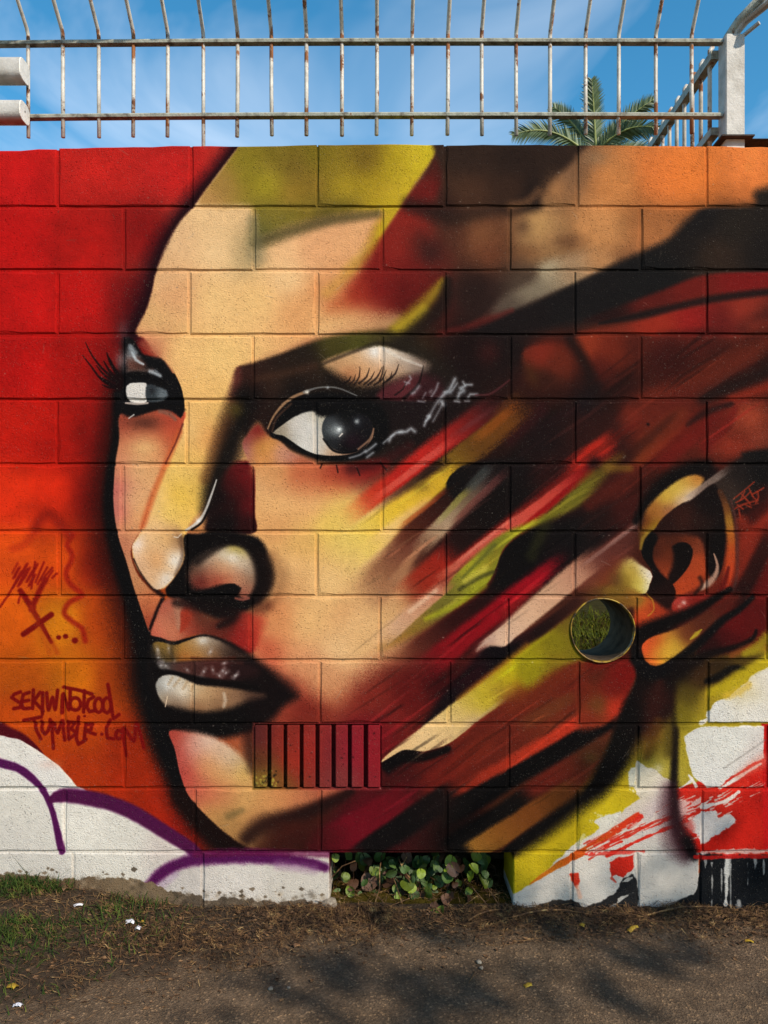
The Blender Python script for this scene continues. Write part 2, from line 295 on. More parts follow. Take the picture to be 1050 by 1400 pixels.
    # row four blobs
    fill([(714, 484, 8), (735, 471, 14), (760, 468, 18), (782, 490, 22), (776, 524, 34), (730, 526, 34)], [(740, 484, 128, 42, 26), (760, 496, 104, 38, 22), (745, 520, 58, 26, 17), (722, 520, 70, 40, 18)], op=.9, mottle=.25)
    fill([(784, 466, 8), (800, 458, 5), (880, 458, 5), (874, 490, 34), (840, 514, 40), (818, 522, 30), (800, 490, 12)], [(800, 470, 146, 54, 28), (840, 475, 118, 40, 22), (820, 505, 84, 26, 18), (865, 475, 80, 28, 18)], op=.9, mottle=.25)
    stroke([(780, 462, 14), (800, 496, 14), (812, 530, 22)], (30, 16, 14), soft=1, op=.8)
    stroke([(880, 545, 14), (940, 524, 22), (990, 494, 22), (1060, 462, 22)], (104, 36, 20), soft=1, op=.75)
    stroke([(960, 545, 16), (1010, 524, 20), (1060, 504, 20)], (24, 16, 16), soft=1, op=.7)
    stroke([(1000, 545, 10), (1060, 526, 14)], (136, 40, 22), soft=1, op=.8); dab(910, 490, 26, (60, 16, 14), .5)
    stroke([(600, 456, 8), (650, 444, 10), (700, 424, 6)], (110, 30, 26), soft=1, op=.5)
    dab(668, 482, 20, (64, 22, 20), .7); dab(580, 470, 26, (58, 40, 22), .6)

    # ---------------------------------------------------------------- row five and the reds right of the eye
    stroke([(830, 625, 40), (880, 575, 56), (930, 545, 40)], (104, 34, 22), soft=1, op=.8)
    stroke([(790, 640, 22), (830, 606, 26), (862, 570, 22)], (150, 44, 28), soft=1, op=.55)
    stroke([(860, 632, 20), (900, 596, 24), (930, 570, 20)], (150, 62, 30), soft=1, op=.6)
    stroke([(890, 632, 16), (936, 590, 26), (990, 560, 22), (1020, 548, 10)], (112, 26, 18), soft=1, op=.6)
    dab(1025, 570, 34, (166, 70, 42), .8, 26); dab(995, 610, 40, (152, 52, 32), .7, 20); dab(1040, 600, 24, (150, 66, 44), .6)
    stroke([(940, 580, 6), (965, 564, 10), (1000, 552, 7)], (40, 18, 16), soft=1, op=.8); stroke([(965, 610, 16), (990, 585, 14), (1005, 560, 8)], (110, 22, 18), soft=1, op=.7)
    dab(800, 560, 30, (24, 18, 22), .8, 40); dab(745, 600, 40, (24, 18, 20), .7, 26); stroke([(700, 600, 20), (740, 560, 18)], (58, 18, 22), soft=1, op=.6)
    fill([(1000, 640, 20), (1020, 624, 12), (1045, 618, 10), (1260, 610, 20), (1260, 700, 30), (1050, 690, 26), (1020, 700, 20), (985, 690, 20), (975, 660, 20)], [(1035, 645, 20, 16, 17), (1010, 680, 40, 26, 20), (1050, 690, 60, 24, 18)])
    stroke([(1010, 745, 16), (1040, 715, 24), (1070, 690, 24)], (150, 44, 26), soft=1, op=.8); stroke([(1012, 724, 12), (1046, 690, 16)], (60, 18, 14), soft=1, op=.8)
    # scratches in the dark corner: a small scribble
    for q in [[(1003, 681), (1032, 659)], [(1006, 686), (1016, 682)], [(1005, 693), (1030, 684)], [(1016, 678), (1026, 692)], [(1024, 668), (1030, 682)], [(1030, 675), (1044, 667)], [(1034, 672), (1036, 688)], [(1008, 698), (1036, 688)], [(1018, 672), (1010, 680)], [(1010, 700), (1012, 710)], [(1012, 693), (1020, 688)]]:
        stroke(q, (170, 62, 36), 2.2, .6, .9)

    streak(790, 640, 880, 548, 16, 22, 12, 14, 30, 30, [(140, 40, 26), (128, 42, 26), (90, 34, 22)], .7, mottle=.3)
    streak(826, 652, 946, 556, 18, 22, 14, 14, 40, 40, [(40, 15, 12), (50, 20, 14), (60, 22, 15)], .6)
    streak(852, 650, 950, 560, 16, 18, 12, 12, 30, 40, [(150, 70, 28), (130, 48, 24), (110, 38, 22)], .65, mottle=.3)
    streak(890, 646, 1000, 556, 18, 16, 12, 14, 30, 30, [(110, 22, 18), (120, 26, 20), (90, 18, 15)], .6)
    streak(700, 620, 800, 548, 16, 22, 12, 14, 40, 40, [(22, 15, 16), (40, 16, 18), (46, 18, 18)], .6); streak(900, 560, 1060, 470, 14, 18, 12, 12, 50, 40, [(70, 20, 15), (112, 40, 24), (120, 44, 26)], .55, mottle=.3)
    streak(890, 470, 1010, 462, 30, 30, 20, 20, 40, 40, [(60, 18, 14), (74, 22, 16)], .5, mottle=.4)
    dab(886, 580, 2.6, (16, 8, 8), .95)
    # ---------------------------------------------------------------- diagonal streaks
    # brown shadow of the cheek, then lock over lock
    fill([(560, 800, 40), (590, 740, 30), (630, 690, 26), (680, 640, 24), (720, 600, 24), (830, 560, 40), (860, 640, 30), (760, 740, 30), (680, 800, 20), (600, 830, 30)], [(580, 790, 110, 44, 28), (620, 740, 60, 22, 18), (660, 700, 24, 14, 13), (700, 650, 22, 14, 14), (760, 650, 44, 16, 14), (740, 600, 30, 16, 16), (800, 600, 50, 20, 16), (700, 740, 30, 14, 12), (620, 800, 90, 30, 20)], op=.9)
    streak(488, 832, 596, 704, 50, 40, 30, 24, 60, 40, [(170, 122, 84), (150, 100, 68), (110, 58, 42), (80, 36, 28)], mottle=.2)
    streak(520, 820, 600, 720, 16, 14, 12, 12, 50, 40, [(180, 128, 90), (166, 116, 80), (120, 76, 56)], .8)
    streak(556, 792, 612, 722, 16, 16, 10, 14, 40, 20, [(84, 36, 26), (40, 18, 14)], .9)
    streak(540, 832, 650, 728, 42, 34, 16, 12, 60, 30, [(160, 84, 52), (150, 44, 26), (150, 34, 22), (120, 26, 20)])
    # yellow lock and the dusty brown tail it runs into
    streak(446, 778, 640, 630, 58, 18, 16, 14, 90, 14, [(224, 188, 118), (222, 190, 92), (216, 176, 52), (204, 162, 42), (190, 152, 34)], mottle=.08)
    streak(496, 756, 600, 674, 26, 8, 18, 8, 50, 30, [(224, 182, 120), (224, 182, 112), (206, 152, 80)], .9)
    dab(574, 664, 16, (96, 74, 28), .6, 11); dab(604, 640, 10, (110, 84, 30), .5)
    streak(606, 648, 730, 538, 34, 40, 16, 22, 26, 50, [(140, 108, 28), (104, 66, 22), (112, 64, 20), (84, 44, 20)], .95, dust=1.3)
    streak(640, 610, 716, 546, 12, 12, 8, 10, 30, 40, [(150, 84, 24), (140, 66, 18)], .6, dust=1.3)
    # red lock above it
    streak(462, 716, 704, 530, 24, 30, 18, 9, 70, 70, [(224, 140, 60), (196, 66, 36), (176, 34, 26), (180, 36, 28), (140, 30, 26), (76, 24, 24), (40, 20, 20)])
    streak(494, 697, 632, 591, 8, 10, 6, 5, 50, 50, [(206, 80, 56), (204, 84, 70), (196, 70, 60)], .8)
    streak(610, 604, 690, 546, 8, 6, 8, 8, 40, 50, [(120, 56, 54), (96, 44, 46)], .6)
    # black gap, grey lock
    streak(532, 752, 640, 660, 20, 30, 14, 8, 50, 20, [(110, 56, 32), (64, 26, 18), (26, 15, 13)])
    streak(540, 728, 616, 666, 7, 5, 6, 6, 30, 20, [(190, 110, 50), (140, 50, 22)], .8)
    fill([(611, 668, 6), (612, 656, 2), (620, 646, 3), (640, 634, 5), (690, 628, 14), (720, 640, 20), (660, 690, 16), (630, 690, 16)], [(620, 660, 18, 13, 13), (660, 650, 22, 15, 15), (700, 640, 24, 16, 16)])
    streak(600, 772, 722, 646, 30, 54, 14, 16, 40, 40, [(50, 20, 16), (22, 13, 12), (18, 12, 12)])
    streak(556, 768, 690, 632, 24, 20, 9, 12, 60, 60, [(120, 74, 52), (150, 116, 88), (170, 142, 112), (120, 96, 72), (82, 62, 56), (60, 40, 38)], .95)
    streak(590, 722, 650, 660, 8, 9, 6, 6, 20, 30, [(170, 148, 112), (140, 128, 66), (110, 104, 44)], .85)
    streak(634, 676, 676, 632, 12, 14, 8, 10, 20, 20, [(76, 78, 70), (56, 58, 58)], .8)
    streak(612, 724, 704, 634, 9, 12, 6, 10, 30, 40, [(130, 76, 62), (110, 60, 54), (70, 34, 34)], .8)
    # pink and crimson lock
    streak(596, 812, 846, 602, 40, 22, 18, 10, 50, 40, [(160, 60, 40), (160, 34, 24), (150, 28, 20), (110, 22, 18), (110, 22, 18), (150, 30, 22)])
    streak(690, 736, 816, 634, 14, 20, 8, 5, 30, 26, [(150, 26, 20), (150, 18, 18), (140, 16, 18), (120, 16, 16)])
    streak(764, 648, 850, 590, 20, 24, 14, 12, 36, 36, [(170, 34, 24), (196, 42, 26), (150, 36, 24)], .9)
    streak(592, 802, 812, 632, 20, 9, 8, 6, 46, 70, [(190, 120, 90), (186, 84, 66), (190, 84, 68), (196, 76, 60), (180, 60, 48), (150, 36, 30)], .95)
    streak(616, 776, 720, 694, 5, 4, 4, 4, 40, 40, [(214, 130, 108), (210, 110, 92)], .6)
    # yellow-green lock
    fill([(520, 886, 20), (545, 862, 14), (575, 836, 8), (606, 806, 6), (625, 782, 6), (660, 750, 8), (690, 728, 8), (740, 706, 10), (775, 678, 14), (812, 640, 14), (850, 622, 20), (830, 650, 20), (800, 686, 14), (760, 708, 12), (722, 726, 10), (702, 738, 6), (688, 752, 4), (678, 776, 3), (666, 798, 4), (640, 818, 6), (606, 844, 10), (560, 872, 14)],
         [(540, 870, 158, 112, 46), (570, 850, 134, 104, 40), (600, 828, 116, 104, 40), (625, 800, 120, 108, 44), (640, 815, 158, 156, 36), (655, 800, 156, 152, 34), (640, 780, 166, 158, 34), (660, 765, 150, 142, 36), (690, 745, 128, 122, 30), (720, 722, 156, 146, 30), (760, 695, 110, 100, 28), (790, 670, 104, 96, 28), (815, 645, 104, 90, 26), (840, 630, 110, 70, 24), (620, 815, 96, 86, 34), (668, 745, 100, 100, 34)], mottle=.14)
    stroke([(628, 806, 5), (650, 792, 7), (674, 782, 5)], (66, 62, 28), soft=.9, op=.75); stroke([(636, 794, 8), (664, 776, 8)], (190, 176, 70), soft=1, op=.7); stroke([(632, 790, 4), (676, 746, 6)], (84, 84, 36), soft=1, op=.6)
    stroke([(582, 846, 6), (630, 824, 8), (664, 802, 6)], (164, 160, 30), soft=1, op=.7)
    # pale lock beside it
    streak(500, 892, 622, 790, 24, 16, 16, 6, 60, 30, [(206, 160, 116), (200, 156, 122), (196, 140, 108), (186, 100, 76)], .9)
    stroke([(560, 836, 6), (596, 808, 6)], (220, 182, 150), soft=1, op=.6)
    # black flame
    fill([(640, 838, 16), (664, 808, 8), (678, 786, 4), (686, 756, 4), (704, 736, 6), (730, 722, 12), (790, 700, 20), (850, 660, 20), (880, 700, 20), (840, 740, 14), (790, 764, 10), (760, 790, 16), (720, 812, 20), (690, 830, 20), (660, 850, 20)],
         [(690, 790, 15, 11, 11), (720, 750, 12, 10, 10), (780, 730, 18, 14, 14), (820, 700, 34, 16, 14), (850, 690, 64, 20, 16), (760, 770, 26, 12, 14), (660, 835, 40, 16, 14), (850, 670, 76, 26, 18)])
    stroke([(727, 760, 14), (746, 716, 16)], (56, 56, 22), soft=1, op=.5)
    stroke([(806, 690, 16), (860, 650, 24), (880, 640, 10)], (92, 30, 20), soft=1, op=.7); stroke([(830, 640, 12), (860, 640, 10)], (130, 96, 30), soft=1, op=.6)
    dab(812, 632, 14, (22, 14, 14), .8)
    # crimson stripes below
    streak(556, 930, 782, 754, 44, 16, 18, 16, 70, 50, [(100, 16, 20), (130, 14, 22), (140, 10, 22), (150, 10, 26), (120, 10, 22)])
    streak(548, 902, 690, 800, 24, 16, 12, 16, 40, 40, [(110, 50, 34), (50, 16, 14), (30, 12, 12)], .9)
    stroke([(690, 838, 14), (720, 812, 12), (740, 800, 8)], (120, 26, 22), soft=1, op=.6)
    # tan lock towards the ear
    fill([(778, 782, 14), (800, 762, 10), (850, 726, 8), (880, 702, 6), (940, 664, 8), (946, 672, 8), (900, 716, 12), (866, 764, 30), (846, 800, 26), (800, 806, 20), (770, 812, 16)], [(800, 790, 110, 54, 42), (830, 770, 100, 42, 32), (855, 745, 90, 44, 36), (900, 700, 70, 50, 46), (815, 760, 104, 62, 54), (850, 790, 100, 44, 28)])
    streak(648, 904, 826, 752, 25, 32, 11, 7, 34, 46, [(150, 110, 96), (202, 164, 138), (206, 164, 132), (196, 150, 118), (176, 124, 98), (120, 66, 52)])
    fill([(652, 890, 8), (668, 878, 4), (690, 884, 2), (702, 874, 3), (690, 862, 10), (670, 868, 10)], [(668, 880, 190, 152, 132), (688, 876, 206, 168, 140)])
    streak(784, 782, 944, 662, 5, 5, 3, 5, 30, 30, [(150, 104, 90), (140, 108, 100), (130, 104, 96)], .6)
    fill([(760, 838, 20), (800, 806, 30), (850, 770, 40), (870, 790, 30), (850, 815, 30), (800, 815, 20), (770, 850, 20)], [(800, 820, 112, 66, 34), (840, 790, 124, 52, 28), (780, 840, 96, 50, 34), (850, 810, 136, 104, 30)], op=.85)
    # reds under the blade
    fill([(500, 1080, 20), (524, 1046, 4), (560, 1030, 10), (620, 1018, 12), (660, 985, 12), (700, 950, 14), (780, 910, 20), (870, 900, 10), (866, 930, 10), (846, 975, 10), (820, 1040, 16), (780, 1090, 16), (690, 1166, 6), (440, 1170, 10), (440, 1130, 30)],
         [(540, 1060, 70, 16, 16), (600, 1050, 96, 24, 18), (650, 1020, 100, 32, 20), (640, 1060, 104, 30, 18), (700, 985, 104, 34, 20), (740, 960, 106, 38, 20), (790, 940, 104, 32, 18), (760, 990, 116, 46, 24), (840, 930, 110, 20, 14), (560, 1110, 50, 16, 15), (500, 1110, 90, 12, 22), (620, 1120, 30, 16, 12), (700, 1110, 70, 34, 16), (770, 1050, 90, 28, 18), (800, 1030, 84, 44, 24), (470, 1140, 70, 14, 18)], mottle=.1)
    streak(520, 1054, 700, 934, 20, 10, 5, 16, 10, 50, [(12, 7, 8), (14, 8, 8), (16, 9, 8), (20, 10, 9), (30, 14, 10)], .95)
    stroke([(526, 1049, 8), (545, 1038, 12), (580, 1035, 12), (612, 1024, 10)], (12, 7, 8), soft=.6, op=.95)
    streak(560, 1090, 690, 1000, 26, 24, 14, 14, 40, 40, [(104, 22, 18), (120, 34, 20), (118, 42, 22)], .7)
    streak(600, 1100, 856, 956, 18, 26, 14, 8, 50, 26, [(110, 34, 20), (150, 44, 24), (172, 50, 26), (178, 50, 28), (190, 52, 30)])
    streak(700, 1000, 800, 944, 20, 16, 14, 14, 30, 30, [(104, 54, 28), (110, 62, 28)], .6); dab(818, 966, 12, (104, 70, 30), .7, 9)
    streak(590, 1126, 846, 980, 30, 22, 10, 14, 40, 16, [(20, 12, 10), (12, 9, 9), (13, 9, 9), (14, 9, 9)])
    streak(700, 1096, 806, 1030, 18, 20, 12, 12, 30, 30, [(90, 26, 16), (104, 30, 18), (90, 44, 24)], .8); dab(808, 1036, 13, (104, 74, 36), .6, 10)
    streak(430, 1168, 580, 1070, 50, 30, 16, 12, 30, 40, [(70, 10, 16), (108, 10, 26), (104, 12, 24), (80, 16, 18)])
    streak(480, 1178, 630, 1076, 30, 34, 12, 18, 30, 30, [(18, 11, 11), (16, 11, 11), (30, 14, 12)])
    streak(600, 1176, 736, 1084, 40, 36, 16, 10, 30, 30, [(14, 10, 9), (14, 10, 9), (20, 12, 10)])
    streak(636, 1172, 800, 1068, 32, 28, 12, 8, 20, 30, [(150, 104, 40), (132, 82, 28), (116, 64, 22), (110, 60, 22), (80, 42, 20)], mottle=.15)

    # black seam and yellow blade
    fill([(575, 1000, 8), (590, 970, 12), (630, 920, 16), (664, 886, 6), (690, 884, 4), (706, 872, 5), (752, 842, 6), (790, 812, 14), (796, 824, 14), (752, 862, 10), (700, 900, 10), (660, 928, 10), (615, 970, 6), (588, 992, 4)],
         [(600, 960, 22, 10, 14), (680, 890, 14, 8, 12), (740, 855, 50, 18, 16), (640, 910, 40, 10, 16), (780, 830, 64, 30, 20)])
    fill([(519, 1043, 2), (540, 1022, 3), (573, 997, 4), (613, 966, 5), (634, 950, 6), (680, 914, 8), (720, 884, 10), (770, 852, 14), (800, 850, 20), (800, 900, 16), (778, 904, 14), (744, 920, 20), (712, 950, 26), (690, 960, 8), (655, 984, 4), (636, 1000, 3), (610, 1018, 2), (580, 1027, 2), (553, 1025, 2), (534, 1035, 2)],
         [(540, 1026, 214, 174, 122), (580, 1008, 222, 184, 132), (610, 1000, 220, 182, 128), (625, 975, 206, 174, 108), (650, 990, 196, 160, 130), (640, 960, 186, 158, 60), (660, 955, 188, 166, 30), (700, 925, 184, 164, 16), (740, 890, 160, 150, 16), (780, 870, 136, 120, 18), (730, 930, 160, 120, 20), (720, 905, 186, 172, 14), (790, 890, 110, 90, 24), (690, 950, 150, 116, 40)])
    stroke([(626, 955, 6), (690, 906, 8), (720, 882, 8)], (150, 96, 24), soft=1, op=.5)
    fr = np.random.default_rng(31)
    for k in range(230):
        x = fr.uniform(500, 1000); y = fr.uniform(470, 1120)
        v_ = y + .74 * (x - 640)
        if not (600 < v_ < 1280) or (x > 868 and 640 < y < 920) or (x < 560 and y < 660): continue
        l_ = fr.uniform(30, 120); sl_ = fr.uniform(.62, .82)
        ix, iy = int((x - PX0) * PS), int((y - PY0) * PS)
        c0 = PAINT[iy, ix].copy(); lum = c0.mean()
        c1 = c0 * fr.uniform(.72, .9) if lum > 120 else c0 * fr.uniform(.35, .7) if fr.random() < .5 else np.minimum(c0 * fr.uniform(1.2, 1.5) + 4, 210)
        streak(x - l_ * .4, y + l_ * .4 * sl_, x + l_ * .6, y - l_ * .6 * sl_, fr.uniform(1.5, 5), fr.uniform(1.5, 6), 3, 3, l_ * .45, l_ * .45, tuple(float(q) for q in c1), fr.uniform(.25, .6), dust=.8)

    # ---------------------------------------------------------------- lower right: yellow, white roller paint, red
    fill([(700, 1230, 3), (700, 1180, 4), (716, 1160, 10), (760, 1126, 24), (800, 1092, 20), (830, 1070, 16), (850, 1040, 16), (868, 1010, 20), (880, 985, 20), (930, 970, 30), (1000, 900, 20), (1060, 900, 10), (1060, 1000, 4), (930, 1100, 4), (800, 1170, 4), (725, 1212, 4)],
         [(740, 1190, 190, 164, 24), (780, 1150, 184, 158, 20), (830, 1110, 196, 172, 24), (860, 1070, 186, 160, 26), (890, 1020, 132, 104, 30), (880, 1000, 96, 60, 20), (900, 1050, 176, 160, 70), (945, 1000, 160, 140, 34), (950, 950, 150, 124, 30), (1000, 930, 180, 156, 30), (940, 1030, 170, 150, 44)])
    fill([(725, 1210), (780, 1158), (830, 1125), (874, 1092), (870, 1086), (866, 1060), (872, 1042), (890, 1050), (906, 1062), (924, 1070), (926, 1150), (957, 1166), (957, 1300), (690, 1300), (692, 1230)],
         [(760, 1210, 200, 190, 178), (880, 1080, 206, 194, 170), (900, 1180, 190, 182, 172), (830, 1200, 206, 196, 184), (900, 1100, 190, 170, 168)], f=2.5, rough=3, curve=False)
    fill([(924, 1080), (1050, 1030), (1260, 960), (1260, 1168), (950, 1166), (930, 1146)], [(960, 1140, 196, 30, 18), (1020, 1110, 200, 34, 20), (1040, 1060, 206, 36, 24), (980, 1090, 200, 46, 30), (1045, 1090, 150, 20, 14)], f=2, rough=2, curve=False)
    fill([(1042, 990), (1260, 990), (1260, 1170), (1044, 1165)], (186, 22, 20), f=2, rough=1, curve=False)
    fill([(724, 1209), (760, 1180), (790, 1163), (850, 1124), (873, 1110), (878, 1118), (850, 1136), (800, 1168), (770, 1184)], [(740, 1200, 196, 110, 24), (800, 1160, 190, 82, 20), (860, 1120, 206, 60, 26)], f=2, rough=1.5)
    for q, w in [([(812, 1166), (860, 1140), (905, 1122), (930, 1112)], 6), ([(830, 1170), (880, 1146), (925, 1128)], 4), ([(860, 1130), (876, 1116)], 7), ([(800, 1168), (850, 1150)], 3), ([(928, 1128), (960, 1112), (990, 1090), (1020, 1070)], 9)]:
        stroke(q, (206, 46, 30), w, .35, 1, rough=2.5)
    fill([(832, 1178), (846, 1172), (866, 1168), (867, 1188), (858, 1192), (852, 1200), (842, 1194), (836, 1200), (834, 1188)], (200, 42, 26), f=2, rough=4, curve=False); stroke([(836, 1200, 3), (842, 1206, 2)], (200, 60, 40), soft=.6, rough=2, op=.8)
    stroke([(806, 1168), (880, 1164)], (200, 52, 40), 4, .5, .8, rough=2)
    fill([(779, 1196), (791, 1193), (792, 1204), (789, 1216), (785, 1210), (781, 1202)], (200, 54, 30), f=2, rough=2.5, curve=False); stroke([(789, 1212, 5), (793, 1226, 6)], (226, 170, 140), soft=.6, op=.7)
    fill([(811, 1124), (826, 1116), (850, 1109), (842, 1122), (836, 1128), (828, 1134), (821, 1141), (818, 1130)], (206, 198, 184), f=2, rough=3)
    stroke([(790, 1156, 5), (798, 1142, 5)], (206, 196, 150), soft=.6, op=.7, rough=2)
    fill([(859, 1056), (868, 1050), (869, 1076), (861, 1076)], (206, 198, 176), f=2, rough=3)
    # white patches on the right
    fill([(934, 1007), (940, 1002), (957, 993), (1045, 992), (1045, 1036), (1018, 1050), (994, 1066), (984, 1076), (968, 1077), (948, 1062), (942, 1046), (939, 1028)], [(950, 1020, 206, 200, 190), (1000, 1020, 212, 206, 196), (1030, 1040, 206, 192, 184), (970, 1060, 210, 204, 196)], f=2, rough=2.5, curve=False)
    fill([(968, 974), (976, 962), (998, 952), (1012, 940), (1028, 924), (1060, 906), (1260, 900), (1260, 989), (970, 988)], [(980, 975, 208, 202, 194), (1020, 940, 208, 190, 150), (1030, 975, 214, 206, 196), (1045, 930, 214, 204, 190)], f=2, rough=4, curve=False)
    stroke([(992, 952, 10), (1010, 946, 12), (1024, 936, 8)], (206, 168, 60), soft=.7, op=.6, rough=3)
    stroke([(960, 988, 7), (968, 984, 5)], (210, 202, 190), soft=.4, rough=2)
    stroke([(1040, 1044, 3), (1010, 1062, 5), (985, 1078, 4)], (216, 206, 196), soft=.5, rough=1.5); stroke([(990, 1050, 2), (1046, 1012, 3)], (150, 140, 132), soft=.8, op=.5)
    # white broken through the red
    fill([(926, 1096), (944, 1094), (958, 1086), (962, 1096), (956, 1108), (930, 1120), (924, 1130)], (210, 186, 178), f=3, rough=9, op=.85)
    fill([(928, 1128), (958, 1112), (978, 1106), (986, 1116), (1000, 1112), (1005, 1120), (994, 1132), (978, 1142), (966, 1150), (960, 1152), (946, 1136)], (208, 196, 188), f=2.5, rough=7)
    stroke([(960, 1104, 5), (990, 1096, 4), (1010, 1083, 4)], (216, 200, 190), soft=.4, rough=2.5); stroke([(930, 1078, 3), (946, 1066, 4), (942, 1060, 3)], (216, 206, 196), soft=.4, rough=2)
    stroke([(946, 1064, 3), (952, 1076, 4)], (216, 206, 196), soft=.4, rough=2); fill([(930, 1116), (944, 1118), (950, 1130), (944, 1142), (930, 1134)], (190, 60, 50), f=8, op=.6, rough=3)
    stroke([(1010, 1060, 10), (1044, 1040, 18)], (214, 120, 100), soft=1, op=.5)
    br = np.random.default_rng(5)
    for k in range(110):
        x = br.uniform(925, 1050); y = br.uniform(1076, 1160)
        if y < 1150 - (x - 925) * .75 + 20 and y > 1098 - (x - 925) * .5:
            l_ = br.uniform(4, 16); stroke([(x, y, br.uniform(1, 2.6)), (x + l_, y - l_ * br.uniform(.3, .7), .6)], (206, 190, 180) if br.random() < .6 else (200, 40, 26), soft=.5, op=.8, rough=1.5)
    for k in range(60):
        t = br.random(); x = 800 + 125 * t + br.uniform(-8, 8); y = 1166 - 62 * t + br.uniform(-12, 12); l_ = br.uniform(8, 34)
        stroke([(x, y, br.uniform(.8, 2.4)), (x + l_, y - l_ * .5, .6)], (206, 190, 178) if br.random() < .55 else (198, 46, 28), soft=.5, op=.8, rough=1.5)
    for k in range(60):
        x = br.uniform(860, 872) if br.random() < .4 else br.uniform(806, 858); y = br.uniform(1048, 1084) if x > 859 else br.uniform(1108, 1140)
        dab(x, y, br.uniform(.8, 2.2), (206, 198, 176), .7)
    for (x, y) in [(878, 1052), (884, 1060), (890, 1066), (900, 1050), (876, 1062), (896, 1058)]: dab(x, y, br.uniform(4, 9), (206, 194, 170), .5)
    # soft black edge of the neck
    stroke([(922, 960, 10), (923, 1000, 10), (922, 1040, 10), (921, 1090, 12), (924, 1124, 16), (934, 1150, 20), (944, 1166, 16)], (20, 12, 12), soft=.8, op=.95)
    stroke([(916, 1080, 20), (916, 1110, 26), (926, 1150, 34), (936, 1170, 20)], (60, 26, 34), soft=1, op=.7); stroke([(940, 1150, 14), (950, 1172, 10)], (16, 10, 12), soft=.9, op=.9)
    stroke([(916, 980, 16), (915, 1030, 14)], (70, 54, 20), soft=1, op=.6)
    # neck, black flow from the lobe
    fill([(866, 896, 8), (870, 926, 6), (858, 958, 6), (846, 984, 8), (826, 1030, 14), (800, 1076, 14), (756, 1110, 14), (690, 1160, 5), (690, 1176, 6), (730, 1156, 26), (790, 1112, 30), (830, 1084, 22), (856, 1050, 20), (872, 1016, 26), (890, 1000, 24), (912, 985, 24), (926, 960, 14), (930, 900, 14)],
         [(890, 915, 13, 9, 9), (862, 970, 12, 9, 9), (840, 1030, 14, 10, 9), (800, 1085, 16, 11, 9), (740, 1130, 14, 10, 9), (905, 955, 46, 20, 14), (890, 965, 30, 14, 12), (915, 925, 20, 11, 10)])
    stroke([(888, 1000, 18), (896, 960, 26), (902, 934, 12)], (60, 22, 16), soft=1, op=.7); stroke([(884, 1034, 10), (892, 1006, 20), (900, 985, 10)], (96, 60, 20), soft=1, op=.6)
    fill([(792, 960, 20), (800, 930, 30), (820, 915, 20), (864, 908, 10), (866, 930, 8), (850, 960, 8), (843, 976, 8), (826, 992, 8), (792, 996, 20)], [(852, 925, 118, 18, 13), (838, 968, 184, 48, 26), (800, 945, 110, 36, 18), (805, 982, 130, 44, 24), (818, 964, 104, 66, 28), (810, 918, 84, 36, 20), (835, 940, 110, 24, 16)])
    stroke([(700, 960, 26), (740, 930, 30), (790, 915, 20)], (116, 44, 20), soft=1, op=.7)
    # soft browns at the nape
    fill([(925, 990, 12), (924, 940, 14), (930, 900, 26), (970, 896, 26), (1020, 892, 18), (1046, 896, 12), (1020, 914, 10), (990, 932, 12), (968, 940, 12), (955, 955, 26), (945, 990, 20)], [(935, 915, 16, 11, 10), (952, 922, 62, 34, 18), (985, 906, 40, 24, 14), (1015, 902, 70, 50, 18), (940, 950, 84, 68, 20), (934, 975, 120, 104, 24)], op=.9)
    stroke([(966, 932, 7), (984, 924, 10), (1002, 913, 8), (1018, 914, 5)], (14, 11, 10), soft=.8, op=.9)
    stroke([(972, 948, 10), (1000, 930, 14), (1050, 902, 14)], (180, 156, 24), soft=.8, op=.8, rough=2)

    # ---------------------------------------------------------------- ear
    fill([(868, 742, 30), (884, 690, 10), (911, 658, 8), (944, 640, 10), (976, 636, 16), (1006, 690, 14), (1012, 740, 14), (1008, 800, 14), (990, 850, 20), (950, 880, 16), (900, 880, 20), (872, 870, 14), (866, 820, 20)],
         [(890, 680, 26, 12, 12), (940, 650, 20, 10, 10), (930, 720, 52, 22, 16), (960, 700, 26, 14, 13), (985, 740, 22, 11, 11), (950, 780, 120, 46, 22), (900, 750, 70, 30, 18), (1000, 760, 140, 50, 22), (1000, 820, 104, 24, 14), (940, 830, 120, 36, 22), (900, 850, 30, 13, 11), (960, 850, 40, 14, 11)])
    stroke([(870, 712, 10), (886, 686, 18), (908, 660, 20), (940, 641, 18), (966, 636, 14)], (14, 9, 9), soft=.9, op=.95)
    # smoke at the back of the ear
    fill([(976, 664, 10), (990, 642, 14), (1012, 626, 12), (1040, 616, 10), (1260, 612, 20), (1260, 690, 30), (1056, 664, 14), (1030, 674, 14), (1006, 690, 8), (1000, 706, 10), (990, 682, 12)], [(1010, 650, 34, 26, 24), (1040, 640, 16, 13, 14), (995, 668, 60, 44, 36), (1100, 650, 18, 14, 14)], mottle=.2)
    stroke([(1004, 700, 10), (1024, 690, 16), (1046, 670, 16)], (40, 14, 12), soft=1, op=.8)
    for q in [[(1003, 682), (1018, 670), (1031, 659)], [(1006, 687), (1017, 681), (1026, 672)], [(1004, 696), (1016, 690), (1036, 684)], [(1014, 676), (1022, 684), (1026, 690)], [(1024, 668), (1029, 678), (1034, 684)], [(1028, 676), (1036, 672), (1044, 667)], [(1036, 672), (1037, 680), (1033, 688)], [(1018, 672), (1012, 684)], [(1010, 696), (1012, 706)], [(1008, 690), (1016, 696)], [(1019, 690), (1027, 694)]]:
        stroke(q, (150, 50, 28), 2, .8, .8)
